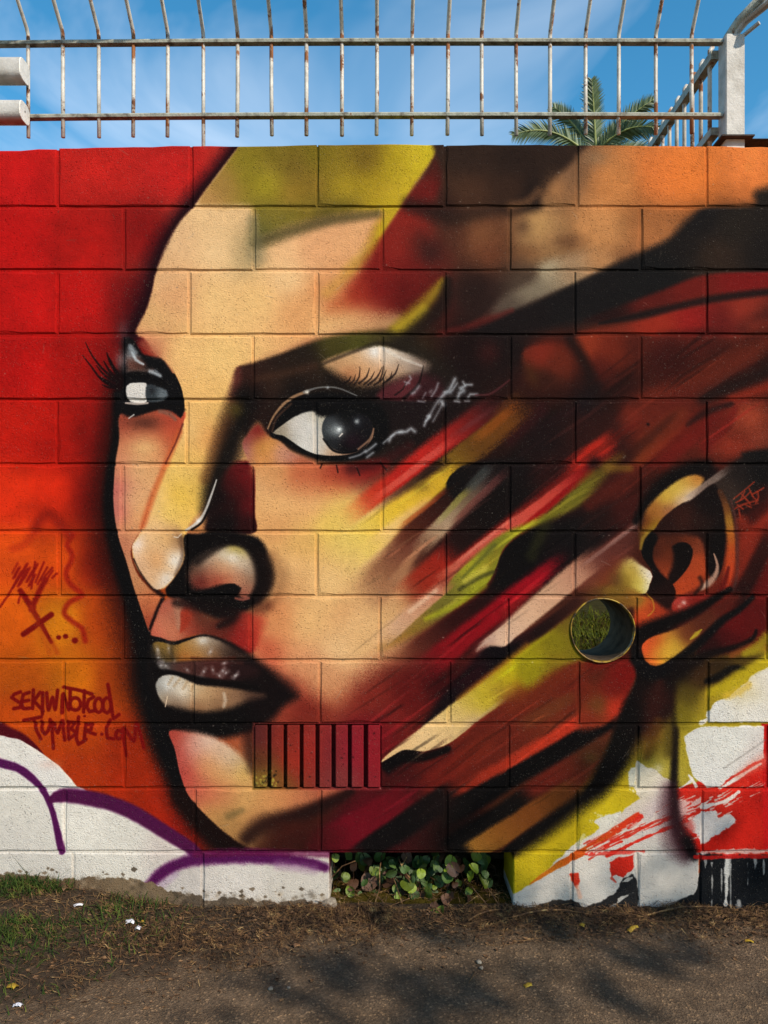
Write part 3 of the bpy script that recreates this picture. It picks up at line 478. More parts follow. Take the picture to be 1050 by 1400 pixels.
    # helix
    fill([(878, 716, 12), (884, 696, 8), (904, 674, 6), (930, 655, 6), (950, 649, 5), (962, 654, 8), (956, 668, 5), (944, 683, 2), (941, 684, 2), (926, 692, 3), (906, 708, 3), (896, 722, 3), (888, 732, 4), (878, 748, 4), (874, 736, 8)],
         [(950, 655, 176, 110, 44), (940, 660, 196, 152, 60), (925, 668, 200, 166, 62), (912, 680, 196, 160, 54), (945, 676, 206, 180, 160), (932, 686, 200, 166, 140), (895, 698, 160, 100, 40), (915, 698, 150, 90, 60), (884, 714, 100, 44, 22), (893, 722, 160, 130, 24), (880, 738, 90, 56, 22)])
    streak(932, 688, 1004, 634, 9, 10, 5, 6, 16, 30, [(196, 172, 152), (150, 124, 108), (124, 104, 94), (90, 76, 70)], .85)
    # inside of the shell
    fill([(975, 662, 5), (986, 686, 3), (991, 714, 3), (991, 745, 3), (988, 772, 3), (982, 788, 4), (974, 794, 5), (966, 776, 8), (966, 744, 14), (950, 728, 20), (920, 726, 20), (896, 734, 14), (886, 740, 5), (896, 724, 3), (908, 709, 3), (926, 694, 3), (945, 685, 3)], [(970, 690, 20, 11, 11), (982, 740, 14, 9, 9), (935, 712, 60, 26, 18), (976, 780, 20, 10, 10), (912, 722, 40, 18, 14), (955, 716, 40, 20, 15)])
    stroke([(984, 672, 7), (992, 690, 9), (997, 714, 11), (1000, 745, 12), (997, 780, 12), (989, 812, 10)], [(986, 676, 70, 40, 26), (993, 695, 110, 60, 28), (997, 712, 160, 118, 38), (1000, 735, 164, 86, 28), (1000, 755, 176, 66, 26), (996, 785, 190, 66, 28), (990, 810, 130, 32, 18)], soft=.5)
    stroke([(999, 684, 3), (1006, 712, 4), (1008, 750, 5), (1008, 785, 5), (1002, 808, 5)], (80, 44, 38), soft=.8, op=.9)
    stroke([(1014, 712, 14), (1024, 745, 24), (1018, 785, 20)], (132, 40, 23), soft=1, op=.85); streak(1000, 838, 1060, 720, 22, 22, 14, 14, 30, 30, [(30, 11, 10), (44, 15, 12)], .85); stroke([(1040, 820, 20), (1060, 780, 24)], (104, 18, 16), soft=1, op=.8)
    # concha
    fill([(884, 746, 8), (904, 734, 12), (935, 732, 12), (958, 738, 8), (965, 770, 6), (962, 792, 8), (948, 806, 8), (924, 814, 4), (918, 798, 4), (902, 780, 6), (892, 764, 6)],
         [(896, 754, 70, 30, 18), (903, 772, 124, 50, 24), (912, 786, 146, 60, 28), (910, 758, 96, 40, 20), (940, 736, 104, 44, 22), (958, 745, 124, 56, 32), (957, 768, 166, 66, 30), (945, 795, 170, 64, 28), (930, 806, 176, 66, 28), (922, 738, 74, 32, 18)])
    fill([(919, 747, 5), (927, 742, 3), (939, 742, 2), (947, 751, 2), (945, 766, 2), (937, 781, 2), (919, 799, 2), (913, 790, 7), (919, 774, 10), (921, 758, 8)], [(938, 756, 17, 10, 9), (926, 786, 26, 12, 10), (936, 774, 18, 10, 9)])
    fill([(892, 726, 4), (882, 736, 3), (877, 750, 2), (879, 762, 2), (891, 780, 2), (893, 789, 1.5), (888, 801, 2), (884, 811, 4), (894, 818, 8), (908, 833, 12), (919, 828, 8), (924, 814, 3), (920, 799, 2), (904, 785, 2), (893, 766, 3), (894, 748, 4), (900, 736, 5)], [(884, 750, 13, 10, 10), (895, 790, 20, 10, 9), (910, 810, 34, 14, 11), (905, 825, 40, 16, 12)])
    stroke([(876, 750, 4), (879, 736, 5), (888, 726, 4)], (150, 120, 40), soft=.8, op=.7)
    # tragus tip
    fill([(858, 764, 14), (874, 771, 6), (889, 781, 1.6), (892, 788, 1.6), (888, 799, 1.6), (883, 811, 2), (862, 812, 8), (840, 806, 20), (836, 790, 26)], [(888, 786, 228, 214, 206), (881, 778, 206, 186, 150), (884, 803, 216, 204, 180), (874, 796, 198, 172, 66), (866, 784, 180, 148, 56), (856, 796, 136, 106, 32), (842, 796, 96, 62, 30), (876, 808, 190, 164, 60)])
    fill([(862, 816, 12), (882, 815, 6), (898, 824, 8), (916, 836, 10), (936, 836, 14), (920, 848, 12), (890, 854, 8), (874, 862, 8), (866, 850, 10), (868, 832, 12)], [(868, 824, 170, 108, 36), (876, 840, 190, 74, 30), (874, 856, 170, 50, 24), (900, 840, 160, 54, 26), (922, 842, 120, 36, 22)])
    stroke([(884, 812, 2), (892, 820, 2), (894, 834, 2), (886, 842, 2)], (190, 140, 40), soft=.7, op=.6)
    fill([(922, 820, 4), (950, 812, 4), (980, 814, 8), (960, 828, 10), (935, 840, 8), (920, 836, 5)], [(928, 822, 170, 60, 50), (950, 818, 120, 28, 20), (925, 834, 150, 40, 26)]); dab(935, 824, 4, (206, 176, 164), .75); dab(929, 829, 4, (200, 150, 130), .5)
    stroke([(958, 805, 5), (968, 798, 9), (977, 788, 7), (981, 774, 4), (976, 757, 1.6)], (164, 124, 104), soft=.7); dab(962, 801, 4, (190, 160, 140), .8)
    stroke([(984, 812, 7), (991, 794, 7), (996, 776, 4)], (96, 20, 14), soft=.8, op=.9); stroke([(950, 812, 5), (960, 800, 4), (957, 790, 6)], (44, 18, 11), soft=.9, op=.8)
    # black channel and the lobe
    stroke([(870, 872, 22), (884, 862, 22), (914, 850, 18), (944, 838, 16), (972, 822, 11), (998, 806, 8)], (14, 8, 8), soft=.7)
    fill([(877, 886, 1.6), (883, 876, 1.8), (896, 869, 4), (926, 859, 6), (960, 840, 7), (1000, 814, 12), (1012, 816, 14), (980, 848, 6), (954, 872, 4), (930, 892, 2.5), (914, 904, 2.5), (896, 911, 2), (883, 904, 2)],
         [(883, 886, 214, 72, 36), (892, 906, 206, 90, 34), (894, 878, 190, 70, 32), (902, 892, 200, 150, 46), (914, 892, 214, 180, 56), (922, 884, 190, 150, 50), (938, 868, 100, 44, 26), (960, 852, 84, 36, 22), (992, 828, 84, 26, 18), (912, 902, 200, 150, 44)])
    stroke([(944, 874, 2), (952, 867, 6), (959, 861, 2)], (180, 154, 40), soft=.7, op=.9)
    fill([(950, 896, 14), (962, 876, 8), (988, 852, 8), (1020, 830, 16), (1046, 830, 10), (1046, 876, 14), (1020, 886, 10), (985, 896, 14)], [(975, 884, 44, 13, 12), (1005, 856, 96, 14, 14), (1035, 850, 90, 16, 14), (995, 874, 74, 13, 13)])
    stroke([(868, 886, 14), (872, 904, 16), (888, 920, 18), (914, 914, 14), (936, 896, 12), (964, 872, 11), (988, 848, 10), (1010, 834, 8), (1030, 816, 6)], K, soft=.7, op=.97)
    stroke([(930, 912, 26), (968, 895, 12), (992, 888, 8), (1014, 882, 8), (1030, 872, 6), (1034, 862, 4)], (20, 11, 10), soft=.8, op=.9)
    stroke([(1000, 897, 7), (1014, 890, 10), (1026, 884, 8)], (140, 72, 30), soft=1, op=.7)
    stroke([(1018, 894, 8), (1034, 886, 14), (1048, 872, 14)], (156, 136, 26), soft=.9, op=.85, dust=.8)
    # olive to the left of the plug
    fill([(706, 905, 14), (750, 868, 10), (790, 832, 12), (812, 820, 10), (830, 830, 10), (826, 896, 10), (790, 903, 10), (756, 918, 20), (720, 940, 20)], [(730, 905, 150, 136, 16), (760, 880, 130, 116, 18), (780, 850, 112, 90, 26), (790, 890, 120, 104, 22), (760, 910, 130, 104, 22)])
    fill([(790, 826, 10), (806, 808, 10), (840, 800, 12), (868, 806, 10), (880, 820, 10), (866, 830, 10), (820, 832, 10)], [(806, 816, 92, 56, 28), (840, 808, 120, 90, 32), (868, 816, 140, 96, 34)], op=.85)
    streak(716, 880, 812, 806, 12, 14, 8, 10, 30, 30, [(20, 11, 12), (44, 20, 16), (70, 34, 24)], .9)

    # ---------------------------------------------------------------- right brow and eye
    brow = [(338, 510, 70, 34, 26), (345, 500, 44, 26, 20), (380, 500, 36, 24, 18), (420, 485, 30, 22, 18), (370, 518, 64, 40, 28), (420, 505, 50, 32, 24), (350, 535, 26, 16, 14), (400, 535, 16, 12, 12), (450, 475, 78, 72, 26), (490, 470, 84, 80, 28), (520, 464, 76, 66, 30), (460, 515, 24, 16, 15), (540, 470, 34, 26, 22), (340, 545, 40, 20, 16), (520, 540, 24, 16, 16), (560, 540, 30, 18, 20)]
    fill([(324, 503, 6), (345, 496, 8), (379, 485, 8), (414, 472, 9), (443, 462, 12), (480, 455, 12), (530, 452, 14), (560, 462, 20), (590, 480, 26), (620, 510, 30), (620, 545, 30), (590, 575, 20), (560, 600, 20), (530, 618, 14), (500, 632, 20), (440, 634, 14), (400, 618, 8), (380, 604, 6), (362, 594, 8), (352, 580, 20), (335, 600, 16), (326, 575, 20), (318, 545, 16), (320, 520, 10)], brow, mottle=.05)
    stroke([(326, 506, 8), (322, 530, 14), (318, 545, 14)], (110, 52, 44), soft=1, op=.7)
    stroke([(350, 518, 8), (390, 510, 10), (430, 500, 10)], (70, 44, 30), soft=1, op=.6)
    # dark valley along the nose
    stroke([(334, 548, 36), (319, 588, 38), (308, 625, 36), (297, 660, 34), (290, 695, 30)], (18, 13, 12), soft=.75, op=.95)
    stroke([(318, 556, 20), (304, 590, 18), (292, 620, 16), (280, 655, 14)], (110, 60, 30), soft=1, op=.4)
    dab(322, 560, 14, (96, 90, 30), .45)
    fill([(306, 650, 14), (318, 634, 12), (334, 630, 6), (347, 632, 3), (349, 650, 3), (348.5, 700, 3), (348, 728, 3), (300, 730, 10), (280, 724, 8), (288, 690, 16), (300, 665, 16)], [(337, 655, 104, 19, 21), (340, 690, 92, 17, 20), (322, 670, 70, 17, 17), (312, 690, 36, 13, 13), (310, 715, 18, 11, 11), (338, 718, 48, 13, 14), (298, 680, 20, 12, 12)])
    # inner corner
    fill([(352, 580, 10), (338, 594, 6), (331, 606, 4), (335, 620, 4), (347, 640, 6), (380, 640, 14), (430, 640, 20), (430, 630, 14), (400, 618, 6), (384, 604, 4), (368, 596, 8)], [(340, 602, 130, 56, 56), (337, 615, 170, 110, 106), (352, 612, 200, 140, 60), (365, 608, 206, 146, 74), (385, 620, 196, 140, 112), (360, 630, 204, 138, 76), (410, 632, 170, 90, 60), (352, 588, 120, 26, 26), (400, 622, 180, 120, 100)])
    fill([(348, 638, 20), (400, 634, 16), (470, 634, 10), (530, 628, 10), (520, 650, 24), (480, 668, 40), (420, 670, 46), (370, 664, 40)], [(370, 648, 204, 146, 92), (420, 648, 190, 104, 66), (470, 645, 136, 44, 36), (500, 640, 130, 26, 24), (460, 660, 190, 90, 54)])
    stroke([(480, 640, 16), (520, 632, 14), (560, 610, 14)], (60, 20, 20), soft=1, op=.7)
    # lit lid
    fill([(440, 496, 8), (462, 485, 8), (490, 477, 8), (520, 473, 7), (548, 480, 8), (572, 490, 12), (586, 499, 18), (576, 510, 20), (548, 517, 26), (520, 523, 24), (495, 525, 22), (474, 518, 20), (454, 507, 18)],
         [(450, 497, 176, 136, 96), (480, 490, 206, 168, 122), (510, 480, 222, 206, 190), (530, 485, 220, 204, 186), (555, 492, 176, 162, 148), (572, 500, 130, 108, 96), (500, 505, 206, 156, 108), (480, 510, 170, 106, 66), (520, 512, 190, 140, 100), (545, 508, 176, 136, 104)])
    stroke([(440, 498, 4), (480, 482, 5), (520, 469, 6), (555, 478, 6)], (36, 28, 20), soft=.9, op=.6)
    fill([(520, 545, 6), (524, 530, 10), (545, 520, 16), (575, 512, 16), (600, 520, 20), (600, 545, 8)], [(530, 536, 100, 40, 46), (555, 530, 110, 46, 50), (580, 535, 60, 26, 30)], op=.8)
    dab(512, 481, 8, (232, 226, 220), .7); stroke([(520, 474, 4), (545, 488, 4), (576, 500, 3)], (216, 206, 194), soft=1, op=.5)
    # the eyeball
    fill([(370, 596, 4), (376, 574, 6), (400, 548, 8), (440, 536, 8), (500, 545, 12), (530, 570, 12), (528, 605, 10), (500, 626, 8), (450, 630, 5), (410, 618, 4), (385, 602, 3)], (13, 11, 12))
    fill([(373, 592, 1.6), (390, 578, 2), (404, 569, 3), (419, 563, 4), (433, 562, 4), (446, 566, 4), (500, 575, 3), (511, 592, 2.5), (506, 604, 2), (494, 615, 2), (478, 621, 1.6), (455, 623, 1.6), (433, 621, 1.6), (415, 614, 1.6), (400, 604, 1.6), (386, 595, 1.6)],
         [(385, 590, 150, 134, 112), (405, 585, 196, 188, 180), (425, 585, 206, 200, 194), (440, 600, 190, 180, 166), (440, 575, 176, 166, 146), (460, 620, 186, 150, 120), (480, 619, 170, 124, 96), (500, 605, 140, 100, 76), (420, 608, 206, 200, 192)], curve=True)
    iris = [(475 + 35 * math.cos(a), 587 + 32 * math.sin(a), 2.2) for a in np.linspace(0, 2 * math.pi, 20, endpoint=False)]
    fill(iris, [(444, 590, 50, 54, 56), (458, 588, 84, 86, 88), (474, 568, 16, 15, 16), (490, 600, 26, 14, 20), (475, 610, 15, 11, 13), (500, 590, 22, 19, 22), (452, 604, 34, 34, 36), (476, 590, 30, 28, 30), (488, 580, 24, 22, 26)])
    stroke([(442, 600, 2), (456, 616, 3), (476, 619, 3), (496, 612, 3), (508, 594, 2)], (12, 10, 12), soft=.8)
    fill([(430, 562), (450, 552), (480, 545), (520, 556), (522, 584), (504, 570), (480, 562), (456, 567), (440, 570)], (13, 11, 12), f=8)
    dab(458, 588, 15, (130, 134, 134), .6, 11); dab(463, 588, 7, (190, 192, 190), .7, 6); dab(464, 587, 3, (236, 238, 236), .9); dab(488, 576, 3.6, (230, 232, 230), .95); dab(488, 576, 8, (80, 84, 90), .45)
    stroke([(464, 597, 1.5), (468, 593, 2)], (210, 200, 190), soft=.4); stroke([(490, 614, 3), (506, 600, 3), (511, 586, 2)], (150, 112, 88), soft=.7, op=.8)
    dab(480, 604, 12, (44, 18, 30), .5)
    # crease
    stroke([(366, 586, 2), (374, 569, 2.6), (388, 552, 4), (402, 542, 4), (419, 535.5, 4)], (158, 120, 88), soft=.6, op=.9)
    stroke([(416, 536, 4), (430, 531, 2.4), (446, 529, 2.4), (464, 531, 2), (488, 541, 1.6)], (120, 118, 116), soft=.7, op=.8); dab(420, 536, 3.4, (224, 214, 200), .9); dab(448, 530, 2.5, (190, 190, 190), .7)
    stroke([(372, 590, 3), (378, 572, 3), (398, 552, 3)], (90, 60, 44), soft=.8, op=.6)
    # lashes
    for (x0, y0, x1, y1, b, w) in [(484, 526, 492, 501, 3, 2), (491, 524, 505, 503, 3, 2.4), (498, 525, 512, 508, 2, 2), (503, 526, 522, 502, 3, 2.4), (512, 526, 528, 506, 3, 2), (519, 520, 524, 500, 1, 2), (524, 524, 536, 508, 3, 2), (530, 520, 545, 498, 3, 2.4), (478, 525, 486, 512, 2, 1.6), (552, 545, 579, 500, 6, 3.4), (540, 540, 556, 520, 3, 1.8), (470, 524, 480, 514, 2, 2)]:
        stroke([(x0, y0, w * 1.3), ((x0 + x1) / 2 + b, (y0 + y1) / 2 + b * .6, w), (x1, y1, .8)], (24, 14, 14), soft=.9, op=.8)
    for q in [[(460, 636), (462, 646)], [(520, 632), (528, 642)], [(488, 640), (492, 650)], [(440, 634), (438, 640)]]:
        stroke(q, (22, 12, 12), 2, .6, .8)
    # white sparkle
    W = (206, 208, 212)
    for q, w, op in [([(478, 626), (492, 622), (500, 616)], 2, .7), ([(500, 618), (508, 612), (514, 607)], 2.4, .8), ([(502, 625), (510, 619)], 2.4, .8), ([(524, 606), (534, 597), (538, 594)], 2, .7), ([(532, 603), (535, 597), (541, 592), (549, 590)], 3, .85), ([(546, 591), (556, 590), (562, 586), (567, 590)], 3.2, .9),
                     ([(580, 582), (583, 574), (587, 568)], 2.6, .8), ([(582, 576), (588, 570), (584, 569)], 2, .8), ([(586, 571), (594, 556), (599, 548)], 3, .6), ([(592, 576), (600, 562), (606, 550)], 2.4, .5), ([(602, 545), (608, 538), (614, 534), (622, 518)], 3.4, .9), ([(608, 536), (616, 536), (625, 524)], 2.4, .7), ([(626, 544), (628, 538), (634, 534), (630, 530)], 3, .9), ([(630, 532), (638, 526), (645, 526)], 2.6, .85), ([(636, 527), (633, 522)], 2.4, .8), ([(640, 543), (643, 539), (652, 539)], 2.6, .8),
                     ([(590, 542), (596, 533), (599, 524)], 2.2, .6), ([(564, 538), (567, 536)], 3, .7), ([(570, 532), (573, 528)], 3, .6), ([(555, 526), (562, 518), (560, 514)], 1.8, .6), ([(553, 522), (560, 524)], 1.6, .6), ([(578, 544), (582, 537)], 1.8, .5), ([(572, 548), (580, 549)], 2, .6), ([(588, 536), (590, 534)], 3, .4), ([(604, 549), (606, 553)], 4, .8), ([(622, 548), (628, 549)], 2.4, .7), ([(636, 548), (642, 548)], 2, .6)]:
        stroke(q, (150, 150, 154), w * 1.9, 1, op * .6); stroke(q, W, w * .8, 1, op * .42)
    stroke([(650, 540, 2), (668, 539, 3), (682, 531, 3), (697, 519, 2)], (92, 44, 48), soft=.9, op=.7)
    dab(614, 536, 8, (120, 122, 126), .4); dab(632, 535, 9, (120, 122, 126), .35)

    # ---------------------------------------------------------------- far (left) eye and cheek strip
    fill([(165, 565, 4), (163, 600, 3), (158, 630, 3), (156, 655, 2), (155, 680, 2), (157, 708, 2), (163, 738, 2), (173, 768, 2), (181, 797, 2), (189, 822, 2), (198, 848, 2), (205, 864, 2), (214, 842, 3), (222, 820, 4), (207, 806, 3), (190, 788, 3), (180, 764, 2), (180, 746, 2), (192, 724, 2), (204, 690, 2), (212, 666, 2), (226, 633, 2), (240, 604, 2), (249, 583, 2), (250, 560, 4), (200, 556, 8)],
         [(170, 580, 150, 60, 44), (200, 575, 150, 70, 48), (230, 575, 184, 70, 50), (240, 590, 180, 72, 44), (175, 605, 196, 120, 84), (195, 612, 214, 168, 110), (215, 615, 216, 160, 104), (232, 610, 180, 80, 50), (166, 640, 196, 120, 90), (185, 640, 216, 176, 122), (205, 650, 216, 164, 110), (160, 670, 176, 80, 84), (163, 700, 178, 84, 88), (180, 680, 216, 176, 124), (190, 700, 220, 180, 122), (196, 705, 214, 140, 84), (178, 720, 206, 150, 100), (170, 745, 186, 112, 84), (176, 770, 188, 130, 92), (190, 800, 186, 130, 86), (197, 830, 180, 100, 64), (210, 820, 196, 110, 64), (203, 850, 150, 60, 40)])
    stroke([(246, 590, 8), (232, 622, 8), (216, 660, 8), (204, 692, 9), (195, 720, 8)], (196, 92, 48), soft=.9, op=.75)
    stroke([(250, 580, 3), (240, 606, 2.4), (226, 634, 2)], (90, 30, 26), soft=.8, op=.7)
    dab(198, 578, 30, (84, 44, 34), .75, 12); dab(196, 612, 24, (218, 176, 118), .5, 12)
    stroke([(186, 747, 4), (190, 770, 5), (204, 792, 4)], (120, 66, 50), soft=.9, op=.5)
    stroke([(183, 764, 2), (194, 784, 5), (208, 802, 7), (222, 814, 6)], (30, 16, 15), soft=.95, op=.95)
    stroke([(222, 820, 6), (214, 838, 6), (205, 860, 4)], (30, 12, 12), soft=.7)
    # socket
    fill([(168, 462, 10), (182, 464, 4), (196, 484, 5), (220, 490, 5), (234, 507, 4), (244, 522, 2.5), (250, 542, 2), (252, 560, 2), (247, 572, 3), (240, 566, 5), (225, 560, 6), (205, 562, 6), (185, 570, 6), (168, 566, 8), (160, 545, 10), (160, 515, 14), (164, 490, 14)], (17, 15, 17))
    fill([(178, 472, 8), (190, 486, 8), (200, 500, 10), (196, 508, 10), (180, 508, 10), (172, 496, 10)], [(180, 480, 128, 132, 134), (178, 500, 110, 66, 54), (192, 500, 90, 56, 46)], op=.9)
    stroke([(181, 482, 3), (186, 492, 4), (196, 498, 3)], (190, 196, 200), soft=.8, op=.8); stroke([(178, 474, 6), (184, 482, 6)], (140, 146, 150), soft=1, op=.8)
    stroke([(175, 508, 6), (195, 507, 6), (208, 506, 6)], (96, 74, 66), soft=1, op=.7); stroke([(205, 508, 5), (212, 510, 7), (219, 514, 5)], (180, 184, 188), soft=.9, op=.8)
    stroke([(196, 470, 10), (214, 484, 10)], (170, 100, 74), soft=1, op=.5)
    dab(166, 492, 12, (150, 130, 130), .55, 16); dab(168, 452, 10, (110, 84, 84), .5, 16)
    stroke([(168, 516, 8), (185, 512, 9), (205, 516, 9), (224, 524, 8)], K, soft=.6)
    fill([(173, 528, 2), (178, 524, 2), (200, 524, 2), (201, 534, 2), (200, 549, 2), (196, 552, 2), (178, 549, 2), (173, 540, 2)], [(180, 535, 206, 198, 190), (195, 540, 208, 200, 192)])
    fill([(201, 526, 3), (214, 528, 4), (228, 534, 4), (230, 541, 4), (220, 548, 4), (201, 548, 3)], [(206, 536, 52, 56, 60), (222, 540, 100, 106, 110), (210, 545, 60, 66, 70)])
    dab(220, 540, 6, (110, 116, 120), .6, 5); dab(208, 534, 5, (30, 30, 33), .6)
    stroke([(172, 551, 2.5), (188, 552, 3.5), (202, 551, 2.5)], (190, 172, 160), soft=.6, op=.9)
    stroke([(166, 560, 10), (190, 562, 9), (215, 556, 9), (236, 556, 8), (250, 560, 6)], (16, 13, 14), soft=.6)
    stroke([(218, 562, 5), (232, 566, 6), (240, 574, 4)], (120, 90, 76), soft=.9, op=.7); stroke([(176, 572, 1.5), (183, 567, 2)], (210, 200, 190), soft=.4, op=.8)
    stroke([(238, 512, 3), (247, 532, 3), (251, 555, 3)], K, soft=.5)
    for q in [[(162, 532, 6), (140, 520, 3), (124, 500, 2), (113, 486, 1)], [(164, 524, 6), (142, 506, 3), (126, 486, 2), (117, 468, 1)], [(164, 514, 6), (152, 498, 4), (146, 482, 1.2)], [(162, 530, 7), (148, 522, 5), (136, 516, 2)], [(165, 520, 8), (152, 510, 4), (142, 494, 1.4)], [(164, 528, 7), (150, 530, 3), (140, 526, 1.2)], [(162, 524, 6), (144, 514, 3), (132, 500, 1)], [(164, 518, 6), (156, 504, 4), (150, 490, 1.4)]]:
        stroke(q, (22, 6, 8), soft=.6, op=.9)

    # ---------------------------------------------------------------- nose
    fill([(181, 746, 2), (186, 740, 3), (194, 728, 10), (212, 720, 24), (238, 718, 22), (250, 732, 7), (251, 762, 5), (240, 786, 4), (226, 802, 4), (214, 806, 3), (206, 800, 3), (194, 784, 3), (185, 766, 2)],
         [(188, 746, 226, 198, 174), (196, 770, 212, 168, 130), (210, 738, 220, 176, 124), (228, 736, 214, 166, 108), (215, 768, 206, 152, 100), (205, 790, 208, 164, 122), (230, 772, 214, 174, 130), (241, 766, 222, 206, 188), (226, 794, 216, 194, 172), (244, 738, 150, 110, 74), (205, 752, 216, 170, 122)])
    dab(238, 768, 11, (222, 212, 200), .6); dab(228, 790, 9, (216, 204, 192), .5); dab(188, 744, 7, (226, 206, 192), .6); dab(212, 762, 16, (206, 152, 100), .45); stroke([(248, 736, 8), (250, 760, 6), (240, 786, 5)], (60, 36, 26), soft=1, op=.45)
    dab(240, 676, 22, (222, 178, 70), .5, 30); dab(232, 700, 18, (224, 186, 96), .5)
    fill([(252, 732, 3), (270, 730, 6), (292, 726, 6), (330, 729, 8), (356, 738, 8), (370, 764, 12), (375, 787, 12), (368, 812, 14), (350, 830, 16), (328, 842, 14), (300, 850, 16), (265, 835, 16), (228, 815, 5), (226, 806, 3), (240, 788, 3), (252, 764, 3)], (15, 10, 10))
    stroke([(352, 760, 18), (362, 790, 20), (352, 818, 16)], (26, 14, 12), soft=.9)
    fill([(258, 786, 16), (266, 768, 16), (286, 754, 12), (312, 745, 8), (333, 749, 9), (347, 767, 11), (351, 792, 11), (346, 808, 8), (336, 818, 6), (326, 814, 6), (330, 804, 4), (318, 799, 4), (300, 800, 8), (280, 806, 12), (264, 802, 16)],
         [(268, 776, 90, 60, 46), (276, 766, 150, 128, 108), (290, 760, 176, 150, 126), (302, 756, 196, 176, 150), (318, 749, 176, 156, 76), (328, 752, 170, 150, 80), (318, 764, 214, 196, 176), (330, 768, 196, 176, 156), (341, 778, 160, 138, 116), (346, 792, 130, 102, 82), (312, 778, 200, 152, 110), (298, 774, 196, 146, 106), (288, 784, 150, 92, 68), (276, 794, 104, 34, 28), (296, 794, 160, 62, 44), (310, 790, 176, 96, 66), (328, 792, 186, 128, 94), (340, 804, 150, 100, 76), (334, 814, 150, 78, 62)])
    dab(318, 762, 12, (226, 214, 202), .55, 8); dab(306, 757, 10, (206, 192, 172), .35)
    stroke([(270, 768, 10), (292, 752, 10), (316, 741, 9), (338, 746, 12), (352, 766, 14), (357, 792, 14), (350, 814, 10)], (20, 12, 11), soft=1, op=.7)
    fill([(268, 811, 6), (282, 806, 7), (296, 804, 5), (308, 799, 3), (321, 798, 2), (328, 804, 2), (323, 811, 2.5), (308, 814, 4), (285, 816, 5)], K)
    stroke([(322, 818, 3), (332, 820, 4), (340, 818, 3)], (176, 96, 78), soft=.9, op=.7)
    stroke([(372, 760, 14), (384, 786, 22), (378, 812, 20), (360, 834, 16)], (128, 84, 52), soft=1, op=.4)

    # white drip line
    stroke([(296, 656, 1.6), (292, 668, 2.4), (287, 682, 3), (281, 698, 3.4), (274, 710, 4.5), (264, 719, 4), (254, 725, 3)], (196, 188, 180), soft=.6, op=.9); dab(272, 712, 5, (230, 226, 222), .7); stroke([(238, 734, 1.5), (243, 735, 1.5), (248, 730, 1.5)], (220, 206, 190), soft=.5, op=.7)
    stroke([(262, 724, 3), (276, 714, 3), (286, 694, 3)], (16, 10, 10), soft=.8)
    # philtrum
    fill([(222, 824, 4), (236, 818, 8), (262, 826, 10), (290, 846, 14), (320, 838, 14), (344, 838, 10), (350, 860, 24), (346, 892, 6), (330, 890, 6), (306, 876, 4), (282, 868, 4), (258, 870, 4), (240, 878, 3), (218, 872, 3), (206, 868, 3), (212, 848, 4)],
         [(226, 832, 176, 86, 66), (238, 840, 160, 112, 88), (224, 855, 200, 124, 90), (240, 862, 196, 126, 90), (212, 866, 190, 90, 70), (254, 845, 170, 52, 32), (262, 860, 150, 56, 40), (280, 850, 100, 52, 36), (270, 835, 60, 26, 20), (300, 862, 110, 40, 28), (310, 845, 36, 16, 14), (330, 865, 160, 32, 28), (340, 850, 170, 56, 40), (335, 885, 150, 34, 28), (300, 850, 70, 34, 26)])
    stroke([(243, 826, 12), (244, 858, 6)], (170, 122, 96), soft=1, op=.7); fill([(247, 836, 3), (258, 830, 12), (262, 846, 12), (252, 862, 8), (246, 866, 3), (247, 850, 2)], (158, 50, 30), op=.8); dab(280, 846, 18, (104, 54, 38), .6, 12); dab(318, 838, 14, (30, 14, 13), .7, 10)
    stroke([(240, 824, 10), (280, 830, 16), (318, 842, 14), (300, 856, 8)], (24, 12, 12), soft=1, op=.75)
    stroke([(350, 835, 14), (366, 828, 14)], (90, 40, 26), soft=1, op=.6); stroke([(352, 850, 20), (345, 880, 14)], (176, 48, 34), soft=1, op=.7)

    # ---------------------------------------------------------------- mouth
    fill([(203, 874, 3), (216, 871, 3), (236, 877, 3), (256, 872, 3), (280, 867, 4), (306, 874, 5), (330, 886, 8), (352, 902, 14), (378, 920, 22), (400, 942, 26), (408, 952, 20), (388, 966, 16), (372, 985, 20), (345, 1000, 14), (300, 1010, 16), (260, 1004, 10), (236, 1000, 6), (222, 985, 10), (206, 950, 12), (200, 915, 8)], [(300, 900, 24, 14, 14), (230, 910, 20, 14, 14), (380, 945, 22, 12, 12), (300, 990, 14, 10, 10), (240, 990, 14, 9, 9)])
    fill([(206, 887, 5), (211, 878, 3), (222, 878, 3), (238, 882, 3), (256, 876, 3), (277, 870, 3), (300, 876, 6), (322, 888, 10), (338, 900, 10), (300, 904, 8), (260, 904, 6), (238, 906, 6), (220, 906, 8), (208, 900, 6)],
         [(210, 886, 100, 76, 40), (220, 882, 160, 122, 44), (214, 898, 40, 36, 34), (234, 894, 96, 76, 42), (233, 884, 140, 112, 56), (248, 888, 170, 120, 52), (262, 884, 176, 134, 78), (277, 876, 206, 196, 184), (290, 879, 140, 130, 122), (270, 895, 166, 106, 44), (250, 900, 180, 88, 28), (293, 893, 126, 78, 48), (306, 888, 60, 44, 38), (318, 896, 44, 26, 22), (285, 887, 150, 114, 74), (230, 902, 60, 50, 36)])
    for (x, y, r_, o_) in [(285, 914, 4, .5), (296, 911, 3.5, .55), (303, 917, 4, .6), (311, 913, 4, .5), (318, 921, 4, .45), (326, 916, 4, .4), (222, 906, 4, .6), (230, 910, 4, .5), (238, 904, 3, .4), (216, 890, 3, .5), (256, 912, 4, .35), (270, 920, 4, .4)]: dab(x, y, r_, (176, 166, 162), o_, r_ * 1.4)
